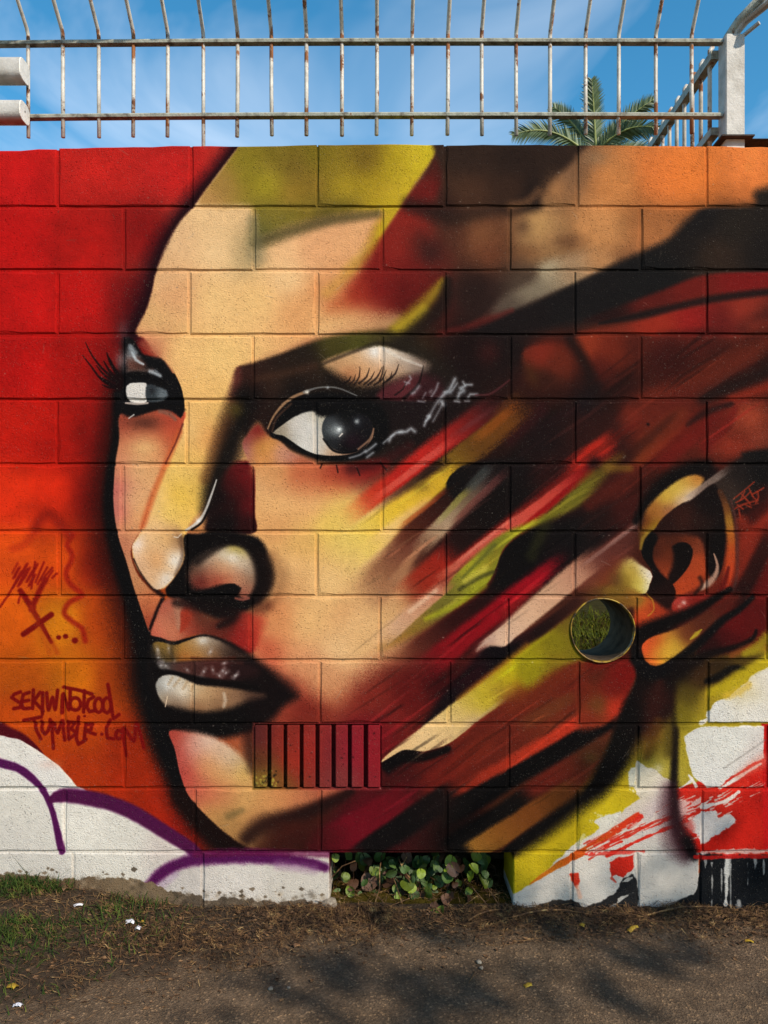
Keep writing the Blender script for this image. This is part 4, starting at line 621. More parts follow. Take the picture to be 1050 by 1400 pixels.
    stroke([(258, 908, 6), (290, 908, 7), (330, 908, 6)], (112, 52, 36), soft=1, op=.55)
    dab(277, 876, 8, (216, 208, 198), .6, 6); stroke([(236, 878, 4), (234, 890, 6), (236, 902, 5)], (56, 44, 30), soft=1, op=.5); stroke([(206, 884, 6), (210, 898, 8), (220, 908, 6)], (24, 20, 20), soft=1, op=.7); stroke([(262, 900, 4), (290, 902, 5), (320, 900, 5)], (90, 36, 24), soft=1, op=.6)
    fill([(214, 908, 6), (240, 906, 6), (300, 904, 8), (350, 910, 16), (350, 925, 16), (310, 930, 8), (270, 926, 6), (240, 918, 5), (218, 914, 5)], [(222, 910, 70, 66, 62), (250, 912, 90, 52, 44), (290, 915, 74, 34, 30), (330, 915, 40, 20, 20), (265, 918, 70, 40, 36)])
    for q, w, op in [([(216, 896), (217, 902)], 3, .7), ([(223, 908), (230, 913), (226, 906)], 2, .7), ([(230, 880), (231, 892), (235, 904)], 2, .5), ([(218, 906), (222, 914)], 2.5, .7), ([(214, 884), (216, 892)], 2.5, .5), ([(276, 922), (281, 914), (284, 908)], 2.4, .7), ([(290, 912), (292, 920), (288, 926)], 2, .6), ([(302, 920), (307, 914), (314, 908)], 2.4, .8), ([(306, 922), (312, 918)], 2.4, .7), ([(318, 926), (325, 922), (332, 914)], 2.4, .7), ([(297, 922), (303, 926)], 2, .7), ([(286, 894), (289, 888)], 2.5, .7), ([(270, 926), (280, 928)], 2.4, .6), ([(304, 908), (309, 906)], 2, .6), ([(254, 914), (258, 918)], 2, .5), ([(320, 928), (326, 918), (324, 912)], 1.6, .6)]:
        stroke([q[0], q[1]], (168, 150, 146), w * 2.2, 1, op * .5); dab((q[0][0] + q[1][0]) / 2, (q[0][1] + q[1][1]) / 2, 2.2, (214, 208, 204), op * .7)
    stroke([(212, 918, 7), (236, 921, 7), (266, 928, 8), (309, 935, 8), (350, 942, 10)], (15, 9, 9), soft=.7)
    fill([(213, 934, 3), (222, 924, 3), (238, 923, 3), (252, 928, 4), (270, 936, 4), (309, 940, 6), (340, 945, 8), (362, 951, 14), (342, 957, 14), (312, 969, 13), (275, 973, 12), (240, 967, 12), (224, 962, 5), (216, 950, 3)],
         [(218, 938, 130, 128, 124), (226, 932, 196, 190, 182), (238, 936, 206, 196, 182), (228, 955, 160, 134, 106), (250, 946, 214, 198, 176), (262, 942, 196, 166, 124), (280, 952, 196, 156, 110), (300, 956, 176, 134, 94), (320, 954, 140, 102, 74), (345, 951, 80, 54, 42), (270, 966, 130, 84, 52), (240, 964, 96, 66, 48), (300, 966, 104, 70, 48)])
    dab(228, 936, 7, (220, 216, 210), .5, 9); dab(250, 944, 12, (224, 212, 196), .4); stroke([(306, 948, 4), (308, 958, 5), (306, 966, 4)], (206, 186, 164), soft=1, op=.6); stroke([(229, 952, 1.4), (226, 966, 1.6)], (220, 190, 160), soft=.4, op=.8)
    for q in [[(236, 926), (230, 936)], [(246, 928), (238, 938)], [(256, 932), (250, 942)], [(264, 936), (262, 944)]]: stroke(q, (160, 126, 88), 3.4, 1, .45)
    dab(390, 945, 18, (20, 11, 12), .6)

    # ---------------------------------------------------------------- chin
    fill([(231, 1000, 2), (239, 1025, 2), (246, 1058, 2), (258, 1088, 2), (281, 1114, 3), (306, 1137, 4), (330, 1154, 6), (346, 1160, 10), (352, 1146, 24), (364, 1124, 16), (408, 1108, 14), (440, 1094, 14), (470, 1082, 20), (440, 1072, 20), (350, 1070, 8), (345, 1052, 10), (330, 1034, 12), (309, 1017, 10), (282, 1005, 14), (256, 1000, 12)],
         [(240, 1008, 160, 50, 38), (245, 1030, 178, 60, 54), (253, 1060, 176, 56, 52), (262, 1020, 206, 160, 140), (282, 1012, 212, 186, 166), (300, 1030, 210, 178, 152), (318, 1040, 190, 170, 150), (285, 1045, 204, 140, 84), (300, 1060, 208, 156, 90), (330, 1056, 206, 168, 84), (270, 1080, 186, 84, 66), (290, 1085, 190, 96, 70), (310, 1090, 196, 122, 80), (335, 1090, 206, 160, 96), (290, 1112, 196, 146, 80), (312, 1115, 150, 116, 66), (330, 1105, 206, 160, 92), (360, 1095, 200, 140, 84), (385, 1085, 200, 132, 80), (410, 1095, 184, 110, 72), (330, 1135, 150, 106, 60), (440, 1080, 170, 88, 62), (345, 1120, 176, 116, 72), (320, 1132, 180, 132, 76)], mottle=.1)
    stroke([(338, 1146, 20), (360, 1128, 24), (400, 1116, 20), (440, 1102, 18), (480, 1082, 10)], (34, 14, 12), soft=.9, op=.85)
    stroke([(312, 1116, 10), (330, 1108, 8)], (100, 84, 50), soft=1, op=.5)
    dab(395, 1130, 30, (70, 26, 16), .6, 14); dab(430, 1140, 40, (64, 20, 16), .5, 16)
    stroke([(340, 1000, 20), (346, 1050, 16)], (26, 10, 10), soft=1, op=.6)

    fill([(345, 988, 3), (521, 988, 3), (521, 1080, 3), (345, 1080, 3)], [(356, 1005, 84, 34, 34), (356, 1040, 90, 46, 26), (358, 1064, 124, 100, 36), (380, 1010, 136, 42, 32), (378, 1066, 120, 76, 34), (400, 1040, 152, 42, 28), (425, 1030, 150, 40, 33), (452, 1030, 120, 38, 42), (462, 1060, 124, 52, 50), (484, 1030, 142, 30, 44), (508, 1030, 138, 26, 36)], curve=False, op=.95)
    vr = np.random.default_rng(9)
    for k in range(40):
        x = vr.uniform(350, 380); y = vr.uniform(1052, 1076); dab(x, y, vr.uniform(1, 2.6), (170, 150, 60) if vr.random() < .6 else (30, 26, 16), .8)
    for k in range(70):
        x = vr.uniform(350, 516); y = vr.uniform(992, 1074); dab(x, y, vr.uniform(.7, 2), (150, 70, 60) if vr.random() < .5 else (30, 12, 12), .6)
    # ---------------------------------------------------------------- graffiti on the orange
    R = (118, 8, 5)
    T = lambda pts: [(x / 3.5, y / 3.5 + 670) for x, y in pts]
    ring = lambda cx, cy, rx, ry: [(cx + rx * math.cos(a), cy + ry * math.sin(a)) for a in np.linspace(-1.4, 5.1, 12)]
    for q in [[(98, 966), (70, 976), (56, 992), (76, 1006), (100, 1020), (98, 1040), (66, 1046)], [(140, 968), (112, 978), (104, 1010), (112, 1046), (142, 1044)], [(106, 1012), (138, 1006)], [(160, 956), (156, 1046)], [(192, 968), (160, 1012)], [(164, 1010), (206, 1056)], [(205, 970), (203, 1072)],
              [(224, 970), (232, 1052), (252, 992), (264, 1050), (276, 958)], [(296, 1066), (302, 976), (330, 1052), (336, 960)], ring(360, 1024, 26, 30), [(304, 944), (370, 956), (440, 976)], [(404, 960), (400, 1062)], [(448, 990), (424, 1004), (416, 1040), (428, 1060), (452, 1056)], ring(472, 1030, 20, 34), ring(512, 1030, 20, 36), [(516, 930), (530, 1010), (544, 1094), (570, 1074)],
              [(114, 1102), (198, 1086)], [(162, 1098), (176, 1150), (196, 1190)], [(200, 1106), (202, 1150), (216, 1168), (232, 1150), (240, 1098)], [(256, 1236), (250, 1110), (276, 1162), (296, 1104), (310, 1196)], [(324, 1108), (330, 1192)], [(324, 1112), (356, 1112), (340, 1142), (366, 1160), (332, 1190)], [(376, 1086), (366, 1190), (376, 1216), (412, 1192)],
              [(410, 1122), (404, 1190)], [(408, 1122), (440, 1122), (436, 1146), (412, 1152), (456, 1168)], [(528, 1100), (510, 1136), (516, 1186), (544, 1190)], ring(570, 1170, 16, 20), [(602, 1272), (590, 1140), (640, 1202), (652, 1116), (688, 1234)]]:
        stroke(T(q), R, 4.8, .4, .96)
    for (x, y, w) in [(487, 1168, 4.4), (404, 1082, 3.4), (280, 705, 6), (313, 700, 6.4), (358, 720, 8)]:
        stroke([(x / 3.5, y / 3.5 + 670, w), (x / 3.5 + .6, y / 3.5 + 670, w)], R, soft=.4, op=.95)
    stroke(T([(112, 690), (246, 596)]), R, 7.5, .4, .95); stroke([(28, 808, 6), (46, 836, 7), (60, 860, 6), (70, 878, 5)], R, soft=.5, op=.9); stroke([(70, 876, 6), (78, 892, 7)], (160, 50, 8), soft=.9, op=.5)
    stroke(T([(218, 430), (190, 480), (150, 572)]), (130, 14, 7), 7.5, .6, .92); stroke(T([(96, 480), (160, 566)]), (130, 14, 7), 6.5, .6, .9)
    for k in range(26):
        x = 60 + (k * 37 % 100); y = 356 + (k * 53 % 70)
        stroke(T([(x, y + 40), (x + 24, y - 6)]), (140, 18, 8), 3.4, .8, .62)
    for q in [[(150, 470), (168, 344)], [(170, 440), (210, 346)], [(180, 450), (226, 370)], [(200, 430), (250, 372)], [(226, 424), (252, 386)], [(60, 470), (90, 420), (130, 380)], [(88, 540), (96, 500)], [(250, 420), (270, 400)], [(0, 560), (40, 500), (70, 450)]]:
        stroke(T(q), (136, 16, 8), 3.2, .7, .8)
    stroke(T([(348, 216), (322, 262), (346, 318), (316, 400), (344, 458), (392, 500), (330, 540), (308, 590), (350, 632), (392, 662), (408, 722)]), (150, 24, 8), 7, .85, .8)
    stroke(T([(170, 180), (200, 130), (240, 112), (280, 150), (330, 210)]), (140, 26, 10), 13, 1, .75); stroke(T([(60, 280), (110, 264), (160, 210)]), (170, 40, 12), 10, 1, .5)
    stroke(T([(150, 560), (240, 780)]), (170, 60, 10), 8, 1, .4)

    # ---------------------------------------------------------------- white cloud with purple lines
    WH = [(20, 1025, 214, 206, 196), (60, 1060, 214, 206, 198), (30, 1100, 206, 198, 186), (20, 1150, 200, 192, 182), (110, 1130, 216, 208, 196), (170, 1140, 210, 202, 190), (230, 1160, 200, 186, 176), (60, 1200, 196, 188, 178), (160, 1190, 208, 200, 188), (240, 1210, 190, 180, 172), (330, 1205, 206, 196, 186), (420, 1210, 200, 190, 178), (380, 1230, 196, 186, 174)]
    stroke([(-200, 960, 20), (-40, 982, 18), (6, 1000, 17), (30, 1010, 14), (50, 1024, 7), (60, 1034, 3)], (84, 8, 22), soft=.35)
    fill([(-220, 990), (-30, 1000), (0, 1005), (29, 1012), (57, 1030), (83, 1050), (104, 1076), (150, 1094), (196, 1114), (232, 1140), (272, 1166), (450, 1166), (452, 1300), (-220, 1300)], WH, f=2, rough=1.2, curve=False)
    stroke([(30, 1014, 2), (58, 1032, 3), (84, 1052, 3), (104, 1076, 3), (114, 1082, 2)], (226, 214, 200), soft=.5, rough=1)
    dab(70, 1045, 20, (206, 150, 130), .3, 8); dab(110, 1000, 2, (200, 80, 40), .2)
    PU = (86, 18, 78)
    stroke([(-200, 1010, 12), (-30, 1034, 12), (0, 1043, 12), (24, 1050, 11), (44, 1064, 10), (58, 1080, 8), (66, 1094, 8), (73, 1114, 8), (79, 1140, 9), (84, 1164, 9)], PU, soft=.3, rough=.8)
    stroke([(69, 1094, 8), (84, 1088, 18), (114, 1090, 21), (150, 1098, 20), (184, 1112, 20), (217, 1132, 19), (246, 1150, 18), (268, 1166, 16)], (82, 18, 66), soft=.28, rough=.8)
    stroke([(198, 1220, 14), (214, 1200, 15), (238, 1184, 15), (270, 1175, 17), (320, 1171, 19), (370, 1173, 17), (410, 1177, 14), (444, 1186, 12)], PU, soft=.55, rough=1.5)
    stroke([(268, 1168, 10), (340, 1165, 10), (450, 1168, 9)], (96, 18, 60), soft=.6, op=.7, rough=1.5)
    stroke([(380, 1182, 12), (430, 1188, 12)], (150, 106, 140), soft=1, op=.5); stroke([(214, 1216, 10), (240, 1196, 8)], (170, 140, 166), soft=1, op=.5)
    # bare block where the roller stopped, ragged
    fill([(-220, 1190), (60, 1198), (108, 1202), (150, 1199), (196, 1206), (236, 1219), (276, 1222), (278, 1229), (330, 1230), (380, 1233), (446, 1231), (460, 1320), (-220, 1320)], [(100, 1220, 112, 92, 70), (180, 1215, 124, 104, 80), (300, 1245, 96, 82, 68), (420, 1245, 104, 88, 72)], f=2, rough=8, curve=False)
    cr_ = np.random.default_rng(12)
    for k in range(260):
        x = cr_.uniform(-200, 450); y = (1212 if x < 200 else 1234) + cr_.uniform(-12, 16)
        v_ = cr_.uniform(60, 170); dab(x, y, cr_.uniform(1.5, 6), (v_, v_ * .86, v_ * .7), .5)
    for k in range(40):
        x = cr_.uniform(0, 446); y = (1200 if x < 190 else 1227) + abs(cr_.normal(0, 1)) * -6; v_ = cr_.uniform(80, 130); q_ = cr_.uniform(.6, 1.5); fill([(x - 3 * q_, y), (x + cr_.uniform(-2, 2), y - 2 * q_), (x + 3 * q_, y + cr_.uniform(-1, 1)), (x, y + 2.2 * q_)], (v_, v_ * .85, v_ * .68), f=1.2, rough=3, op=.85)
    # dark skirting paint at the right, white roller edge and drips
    fill([(694, 1238), (720, 1244), (752, 1232), (783, 1230), (800, 1240), (830, 1230), (846, 1216), (852, 1200), (866, 1194), (871, 1210), (874, 1240), (906, 1240), (936, 1228), (948, 1224), (957, 1204), (957, 1168), (1260, 1170), (1260, 1320), (694, 1320)], [(760, 1245, 66, 58, 52), (860, 1220, 46, 44, 44), (900, 1248, 44, 42, 42), (1000, 1200, 22, 24, 27), (1000, 1240, 24, 26, 30)], f=2, rough=4, curve=False)
    for (a, b, c, d, w_) in [(836, 1212, 864, 1200, 4), (834, 1222, 858, 1214, 3), (846, 1230, 866, 1220, 2), (838, 1240, 850, 1228, 4), (826, 1246, 836, 1238, 3)]: stroke([(a, b, w_), (c, d, w_ * .4)], (196, 186, 174), soft=.4, rough=4, op=.9)
    stroke([(995, 1172, 8), (994, 1200, 6), (992, 1236, 5)], (186, 182, 176), soft=.4, rough=3); stroke([(998, 1172, 3), (999, 1246, 2)], (150, 148, 144), soft=.5, rough=1.5, op=.8)
    for (x, y0, y1, w) in [(964, 1172, 1186, 3), (973, 1180, 1240, 1.6), (1032, 1172, 1188, 4), (1022, 1180, 1210, 1.4), (1010, 1232, 1246, 5), (986, 1188, 1234, 2), (1044, 1176, 1196, 2)]:
        stroke([(x, y0, w), (x + .5, (y0 + y1) / 2, w * .8), (x, y1, w * .5)], (176, 172, 166), soft=.5, rough=2.2, op=.75)
    fill([(1004, 1236), (1012, 1232), (1017, 1246), (1010, 1248)], (150, 148, 146), f=3, rough=4, op=.6)
    stroke([(960, 1167, 4), (1010, 1164, 5), (1250, 1166, 4)], (200, 186, 178), soft=.4, rough=4, op=.8); stroke([(950, 1172, 5), (1050, 1171, 4), (1250, 1171, 4)], (180, 24, 20), soft=.4, rough=3, op=.9)
    we = np.random.default_rng(77)
    for k in range(420):
        r_ = we.integers(0, 12); x = we.uniform(-150, 1200); y = (ROW_Y[r_] + we.normal(0, 2.5)) if we.random() < .6 else we.uniform(200, 1240)
        v_ = we.uniform(90, 190); dab(x, y, we.uniform(.7, 1.7), (v_, v_ * .92, v_ * .84), we.uniform(.3, .8), we.uniform(.6, 1.4), dust=0)
    for k in range(26):
        x = we.uniform(0, 1050); y = we.uniform(210, 1150); a_ = we.uniform(0, 6.28); l_ = we.uniform(4, 16); v_ = we.uniform(110, 170)
        stroke([(x, y, .9), (x + l_ * .5 * math.cos(a_) + 1, y + l_ * .5 * math.sin(a_), 1.1), (x + l_ * math.cos(a_), y + l_ * math.sin(a_), .6)], (v_, v_ * .9, v_ * .8), soft=.6, op=.35)
    PAINT[:] += ND[..., None] * 5
    np.clip(PAINT, 3, 226, out=PAINT); PAINT[:] = 255 * (PAINT / 255) ** 1.14; PAINT[:] += (PAINT.mean(-1, keepdims=True) - PAINT) * .06
    np.clip(PAINT, 4, 240, out=PAINT)
# ---------------------------------------------------------------------------
# HELPERS
# ---------------------------------------------------------------------------
rnd = random.Random(11)

def mesh(name, verts, faces, mat=None, smooth=False):
    me = bpy.data.meshes.new(name); me.from_pydata(verts, [], faces); me.update()
    if mat: me.materials.append(mat)
    if smooth: me.polygons.foreach_set('use_smooth', [True] * len(me.polygons))
    return me

def link(name, me, parent=None, loc=None, rot=None, **props):
    o = bpy.data.objects.new(name, me); COL.objects.link(o)
    if parent: o.parent = parent
    if loc is not None: o.location = loc
    if rot is not None: o.rotation_euler = rot
    for k, v in props.items(): o[k] = v
    return o

def thing(name, label, cat, loc=(0, 0, 0), group=None):
    o = link(name, None, None, loc, label=label, category=cat)
    if group: o['group'] = group
    return o

class MB:
    def __init__(s): s.v = []; s.f = []
    def box(s, x0, x1, y0, y1, z0, z1):
        b = len(s.v); s.v += [(x, y, z) for z in (z0, z1) for y in (y0, y1) for x in (x0, x1)]
        s.f += [tuple(b + i for i in q) for q in ((0, 2, 3, 1), (4, 5, 7, 6), (0, 1, 5, 4), (2, 6, 7, 3), (0, 4, 6, 2), (1, 3, 7, 5))]
        return s
    def bbox(s, x0, x1, y0, y1, z0, z1, c):
        """box with chamfered edges"""
        b = len(s.v); ring = []
        for (zz, i) in ((z0, c), (z0 + c, 0), (z1 - c, 0), (z1, c)):
            a0, a1, b0, b1 = x0 + i, x1 - i, y0 + i, y1 - i
            k = c if i == 0 else 0
            pts = [(a0 + c, b0), (a1 - c, b0), (a1, b0 + c), (a1, b1 - c), (a1 - c, b1), (a0 + c, b1), (a0, b1 - c), (a0, b0 + c)]
            s.v += [(x, y, zz) for x, y in pts]
        for r in range(3):
            for j in range(8): s.f.append((b + r * 8 + j, b + r * 8 + (j + 1) % 8, b + r * 8 + 8 + (j + 1) % 8, b + r * 8 + 8 + j))
        s.f.append(tuple(b + 7 - j for j in range(8))); s.f.append(tuple(b + 24 + j for j in range(8)))
        return s
    def tube(s, pts, rad, n=8, cap=True, flat=1.0):
        pts = [Vector(p) for p in pts]; b = len(s.v); m = len(pts)
        up = None
        for i, p in enumerate(pts):
            t = (pts[min(i + 1, m - 1)] - pts[max(i - 1, 0)]).normalized()
            if up is None: up = t.orthogonal().normalized()
            up = (up - t * up.dot(t)).normalized(); w = t.cross(up)
            r = rad[i] if isinstance(rad, (list, tuple)) else rad
            for j in range(n):
                a = 2 * math.pi * j / n
                s.v.append(tuple(p + up * (math.cos(a) * r) + w * (math.sin(a) * r * flat)))
        for i in range(m - 1):
            for j in range(n):
                s.f.append((b + i * n + j, b + i * n + (j + 1) % n, b + (i + 1) * n + (j + 1) % n, b + (i + 1) * n + j))
        if cap:
            s.f.append(tuple(b + n - 1 - j for j in range(n))); s.f.append(tuple(b + (m - 1) * n + j for j in range(n)))
        return s
    def blade(s, pts, w0, side, w1=0.0):
        """thin strip through pts"""
        b = len(s.v); m = len(pts); side = Vector(side)
        for i, p in enumerate(pts):
            w = (w0 + (w1 - w0) * i / (m - 1)) / 2
            p = Vector(p); s.v += [tuple(p - side * w), tuple(p + side * w)]
        for i in range(m - 1): s.f.append((b + 2 * i, b + 2 * i + 1, b + 2 * i + 3, b + 2 * i + 2))
        return s
    def me(s, name, mat=None, smooth=False): return mesh(name, s.v, s.f, mat, smooth)

def new_mat(name):
    m = bpy.data.materials.new(name); m.use_nodes = True; t = m.node_tree
    return m, t, t.nodes['Principled BSDF'], (lambda k, **kw: mk(t, k, **kw)), t.links.new

def mk(t, kind, **kw):
    n = t.nodes.new('ShaderNode' + kind)
    for k, v in kw.items():
        k = k.replace('_', ' ')
        if k in n.inputs: n.inputs[k].default_value = v
        else: setattr(n, k.replace(' ', '_'), v)
    return n

def ramp(t, stops):
    n = t.nodes.new('ShaderNodeValToRGB'); e = n.color_ramp.elements
    while len(e) < len(stops): e.new(.5)
    for q, (p, c) in zip(e, stops):
        q.position = p; q.color = (*c, 1) if len(c) == 3 else c
    return n

def mottled(name, stops, scale=20, rough=.8, bump=.3, bscale=60, detail=5, coord='Position', spec=.3, per_object=0):
    m, t, b, n, l = new_mat(name)
    g = n('NewGeometry') if coord == 'Position' else n('TexCoord')
    v = g.outputs['Position'] if coord == 'Position' else g.outputs['Object']
    a = n('TexNoise', Scale=scale, Detail=detail, Roughness=.6); l(v, a.inputs['Vector'])
    r = ramp(t, stops); l(a.outputs['Fac'], r.inputs['Fac'])
    c = r.outputs[0]
    if per_object:
        oi = n('ObjectInfo'); hs = n('HueSaturation'); mr = n('MapRange'); mr.inputs['To Min'].default_value = 1 - per_object; mr.inputs['To Max'].default_value = 1 + per_object
        l(oi.outputs['Random'], mr.inputs['Value']); l(mr.outputs[0], hs.inputs['Value']); l(c, hs.inputs['Color']); c = hs.outputs[0]
    l(c, b.inputs['Base Color']); b.inputs['Roughness'].default_value = rough; b.inputs['Specular IOR Level'].default_value = spec
    if bump:
        a2 = n('TexNoise', Scale=bscale, Detail=6, Roughness=.65); l(v, a2.inputs['Vector'])
        bp = n('Bump', Strength=bump, Distance=.01); l(a2.outputs['Fac'], bp.inputs['Height']); l(bp.outputs[0], b.inputs['Normal'])
    return m

# ---------------------------------------------------------------------------
# MATERIALS
# ---------------------------------------------------------------------------
paint_mural()
img = bpy.data.images.new("mural_paint", PW, PH, alpha=False)
buf = np.ones((PH, PW, 4), np.float32); buf[..., :3] = PAINT[::-1] / 255.
img.pixels.foreach_set(buf.ravel()); img.update(); img.pack()

def relief(t, n, l, b, strength=1.0):
    """rough painted concrete block: grain, roller stipple and open pits"""
    g = n('NewGeometry')
    a = n('TexNoise', Scale=260, Detail=4, Roughness=.62); l(g.outputs['Position'], a.inputs['Vector'])
    w = n('TexNoise', Scale=120, Detail=3, Roughness=.6, Distortion=.8); l(g.outputs['Position'], w.inputs['Vector'])
    big = n('TexNoise', Scale=9, Detail=3); l(g.outputs['Position'], big.inputs['Vector'])
    vo = n('TexVoronoi', Scale=120); l(g.outputs['Position'], vo.inputs['Vector'])
    pr = ramp(t, [(.07, (0, 0, 0)), (.20, (1, 1, 1))]); l(vo.outputs['Distance'], pr.inputs['Fac'])
    sel = n('TexNoise', Scale=11, Detail=3); l(g.outputs['Position'], sel.inputs['Vector'])
    sr = ramp(t, [(.36, (1, 1, 1)), (.62, (0, 0, 0))]); l(sel.outputs['Fac'], sr.inputs['Fac'])
    pit = n('Math', operation='MAXIMUM'); l(pr.outputs[0], pit.inputs[0]); l(sr.outputs[0], pit.inputs[1])
    s1 = n('Math', operation='MULTIPLY_ADD'); s1.inputs[1].default_value = .30; l(w.outputs['Fac'], s1.inputs[0]); l(a.outputs['Fac'], s1.inputs[2])
    s2 = n('Math', operation='MULTIPLY_ADD'); s2.inputs[1].default_value = 1.7; l(pit.outputs[0], s2.inputs[0]); l(s1.outputs[0], s2.inputs[2])
    s3 = n('Math', operation='MULTIPLY_ADD'); s3.inputs[1].default_value = 1.2; l(big.outputs['Fac'], s3.inputs[0]); l(s2.outputs[0], s3.inputs[2])
    bp = n('Bump', Strength=strength, Distance=.0036); l(s3.outputs[0], bp.inputs['Height']); l(bp.outputs[0], b.inputs['Normal'])
    return pit, w

def mural_material(name, strength):
    m, t, b, n, l = new_mat(name)
    uv = n('TexCoord'); im = n('TexImage', interpolation='Linear', extension='EXTEND'); im.image = img
    l(uv.outputs['UV'], im.inputs['Vector'])
    pit, w = relief(t, n, l, b, strength)
    g = n('NewGeometry')
    # slight unevenness of the coat, bare dust specks
    mo = n('TexNoise', Scale=38, Detail=5, Roughness=.7); l(g.outputs['Position'], mo.inputs['Vector'])
    mr = n('MapRange'); mr.inputs['From Min'].default_value = .25; mr.inputs['From Max'].default_value = .75; mr.inputs['To Min'].default_value = .86; mr.inputs['To Max'].default_value = 1.1; l(mo.outputs['Fac'], mr.inputs['Value'])
    mul = n('Mix', data_type='RGBA', blend_type='MULTIPLY'); mul.inputs[0].default_value = 1
    l(im.outputs['Color'], mul.inputs[6]); l(mr.outputs[0], mul.inputs[7])
    sp = n('TexNoise', Scale=420, Detail=1); l(g.outputs['Position'], sp.inputs['Vector'])
    spr = ramp(t, [(.735, (0, 0, 0)), (.77, (.5, .5, .5))]); l(sp.outputs['Fac'], spr.inputs['Fac'])
    dust = n('Mix', data_type='RGBA'); dust.inputs[7].default_value = (.36, .31, .26, 1)
    l(spr.outputs[0], dust.inputs[0]); l(mul.outputs[2], dust.inputs[6]); l(dust.outputs[2], b.inputs['Base Color'])
    b.inputs['Roughness'].default_value = .8; b.inputs['Specular IOR Level'].default_value = .06
    return m
M_MURAL = mural_material("painted_block", 1.0)
M_RIB = mural_material("painted_rib", .7)

def white_metal():
    m, t, b, n, l = new_mat("chipped_white_paint")
    g = n('NewGeometry'); sx = n('SeparateXYZ'); l(g.outputs['Position'], sx.inputs[0])
    oi = n('ObjectInfo'); mo_ = n('Math', operation='MULTIPLY'); mo_.inputs[1].default_value = 40; l(oi.outputs['Random'], mo_.inputs[0])
    va = n('VectorMath', operation='ADD'); l(g.outputs['Position'], va.inputs[0]); l(mo_.outputs[0], va.inputs[1])
    a = n('TexNoise', Scale=20, Detail=6, Roughness=.7); l(va.outputs[0], a.inputs['Vector'])
    mp_ = n('Mapping'); mp_.inputs['Scale'].default_value = (60, 60, 5); l(g.outputs['Position'], mp_.inputs['Vector'])
    st = n('TexNoise', Scale=1, Detail=4, Roughness=.6); l(mp_.outputs[0], st.inputs['Vector'])
    # rust creeps out of the welds: nearer the rails it wins
    prox = None
    for zc in (RAIL_Z[0], RAIL_Z[1]):
        d = n('Math', operation='SUBTRACT'); l(sx.outputs['Z'], d.inputs[0]); d.inputs[1].default_value = zc
        ab = n('Math', operation='ABSOLUTE'); l(d.outputs[0], ab.inputs[0])
        rr = n('MapRange'); rr.inputs['From Min'].default_value = .004; rr.inputs['From Max'].default_value = .075; rr.inputs['To Min'].default_value = .14; rr.inputs['To Max'].default_value = 0; l(ab.outputs[0], rr.inputs['Value'])
        if prox is None: prox = rr.outputs[0]
        else:
            mxx = n('Math', operation='MAXIMUM'); l(prox, mxx.inputs[0]); l(rr.outputs[0], mxx.inputs[1]); prox = mxx.outputs[0]
    ad = n('Math', operation='ADD'); l(a.outputs['Fac'], ad.inputs[0]); l(prox, ad.inputs[1])
    ad2 = n('Math', operation='MULTIPLY_ADD'); ad2.inputs[1].default_value = .45; l(st.outputs['Fac'], ad2.inputs[0]); l(ad.outputs[0], ad2.inputs[2])
    r = ramp(t, [(.80, (0, 0, 0)), (.88, (1, 1, 1))]); l(ad2.outputs[0], r.inputs['Fac'])
    pw = ramp(t, [(.3, (.32, .28, .23)), (.55, (.58, .54, .47))]); l(a.outputs['Fac'], pw.inputs['Fac'])
    rc = ramp(t, [(.35, (.05, .02, .012)), (.65, (.30, .11, .035))]); l(st.outputs['Fac'], rc.inputs['Fac'])
    mxc = n('Mix', data_type='RGBA'); l(r.outputs[0], mxc.inputs[0]); l(pw.outputs[0], mxc.inputs[6]); l(rc.outputs[0], mxc.inputs[7]); l(mxc.outputs[2], b.inputs['Base Color'])
    rg = n('MapRange'); rg.inputs['To Min'].default_value = .42; rg.inputs['To Max'].default_value = .9; l(r.outputs[0], rg.inputs['Value']); l(rg.outputs[0], b.inputs['Roughness'])
    bp = n('Bump', Strength=.5, Distance=.002); l(ad2.outputs[0], bp.inputs['Height']); l(bp.outputs[0], b.inputs['Normal'])
    return m

FENCE_Y = .11
KF = (D + FENCE_Y) / D                      # how far beyond the wall face
def fx(px, y=FENCE_Y): return (px - CX) * U * (D + y) / D
def fz(py, y=FENCE_Y): return wz(CZ) + (CZ - py) * U * (D + y) / D
RAIL_Z = (fz(59), fz(160))
M_WHITE = white_metal()
M_GREY = mottled("grey_green_paint", [(.33, (.12, .10, .08)), (.48, (.30, .30, .24)), (.62, (.40, .40, .33)), (.7, (.20, .10, .05))], 30, .5, .3, 90)
M_CAP = mottled("sunlit_cap_paint", [(.3, (.55, .52, .46)), (.6, (.74, .71, .65))], 30, .5, .25, 90)  # lighter copy of the tube paint, sunlight put into the cap colour
M_DARK = mottled("rusty_steel_and_hole_shade", [(.3, (.012, .009, .008)), (.6, (.045, .028, .02))], 40, .8, .4, 80)
M_POST = mottled("weathered_white_paint", [(.3, (.28, .25, .21)), (.5, (.42, .39, .35)), (.68, (.52, .49, .45)), (.74, (.22, .12, .07))], 14, .5, .25, 90)
M_GOLD = mottled("yellow_painted_rim", [(.40, (.03, .016, .008)), (.48, (.20, .10, .012)), (.64, (.42, .26, .02))], 45, .4, .3, 90, spec=.5)
M_PIPE = mottled("grey_pipe", [(.3, (.035, .023, .013)), (.6, (.085, .058, .036))], 30, .95, .5, 60, spec=.04)
M_SOIL = mottled("dark_soil", [(.3, (.020, .014, .009)), (.65, (.065, .045, .028))], 30, .95, .8, 70)
M_STRAW = mottled("dry_straw", [(.34, (.022, .010, .005)), (.48, (.075, .036, .014)), (.60, (.19, .10, .036)), (.74, (.46, .32, .13))], 40, .8, 0)
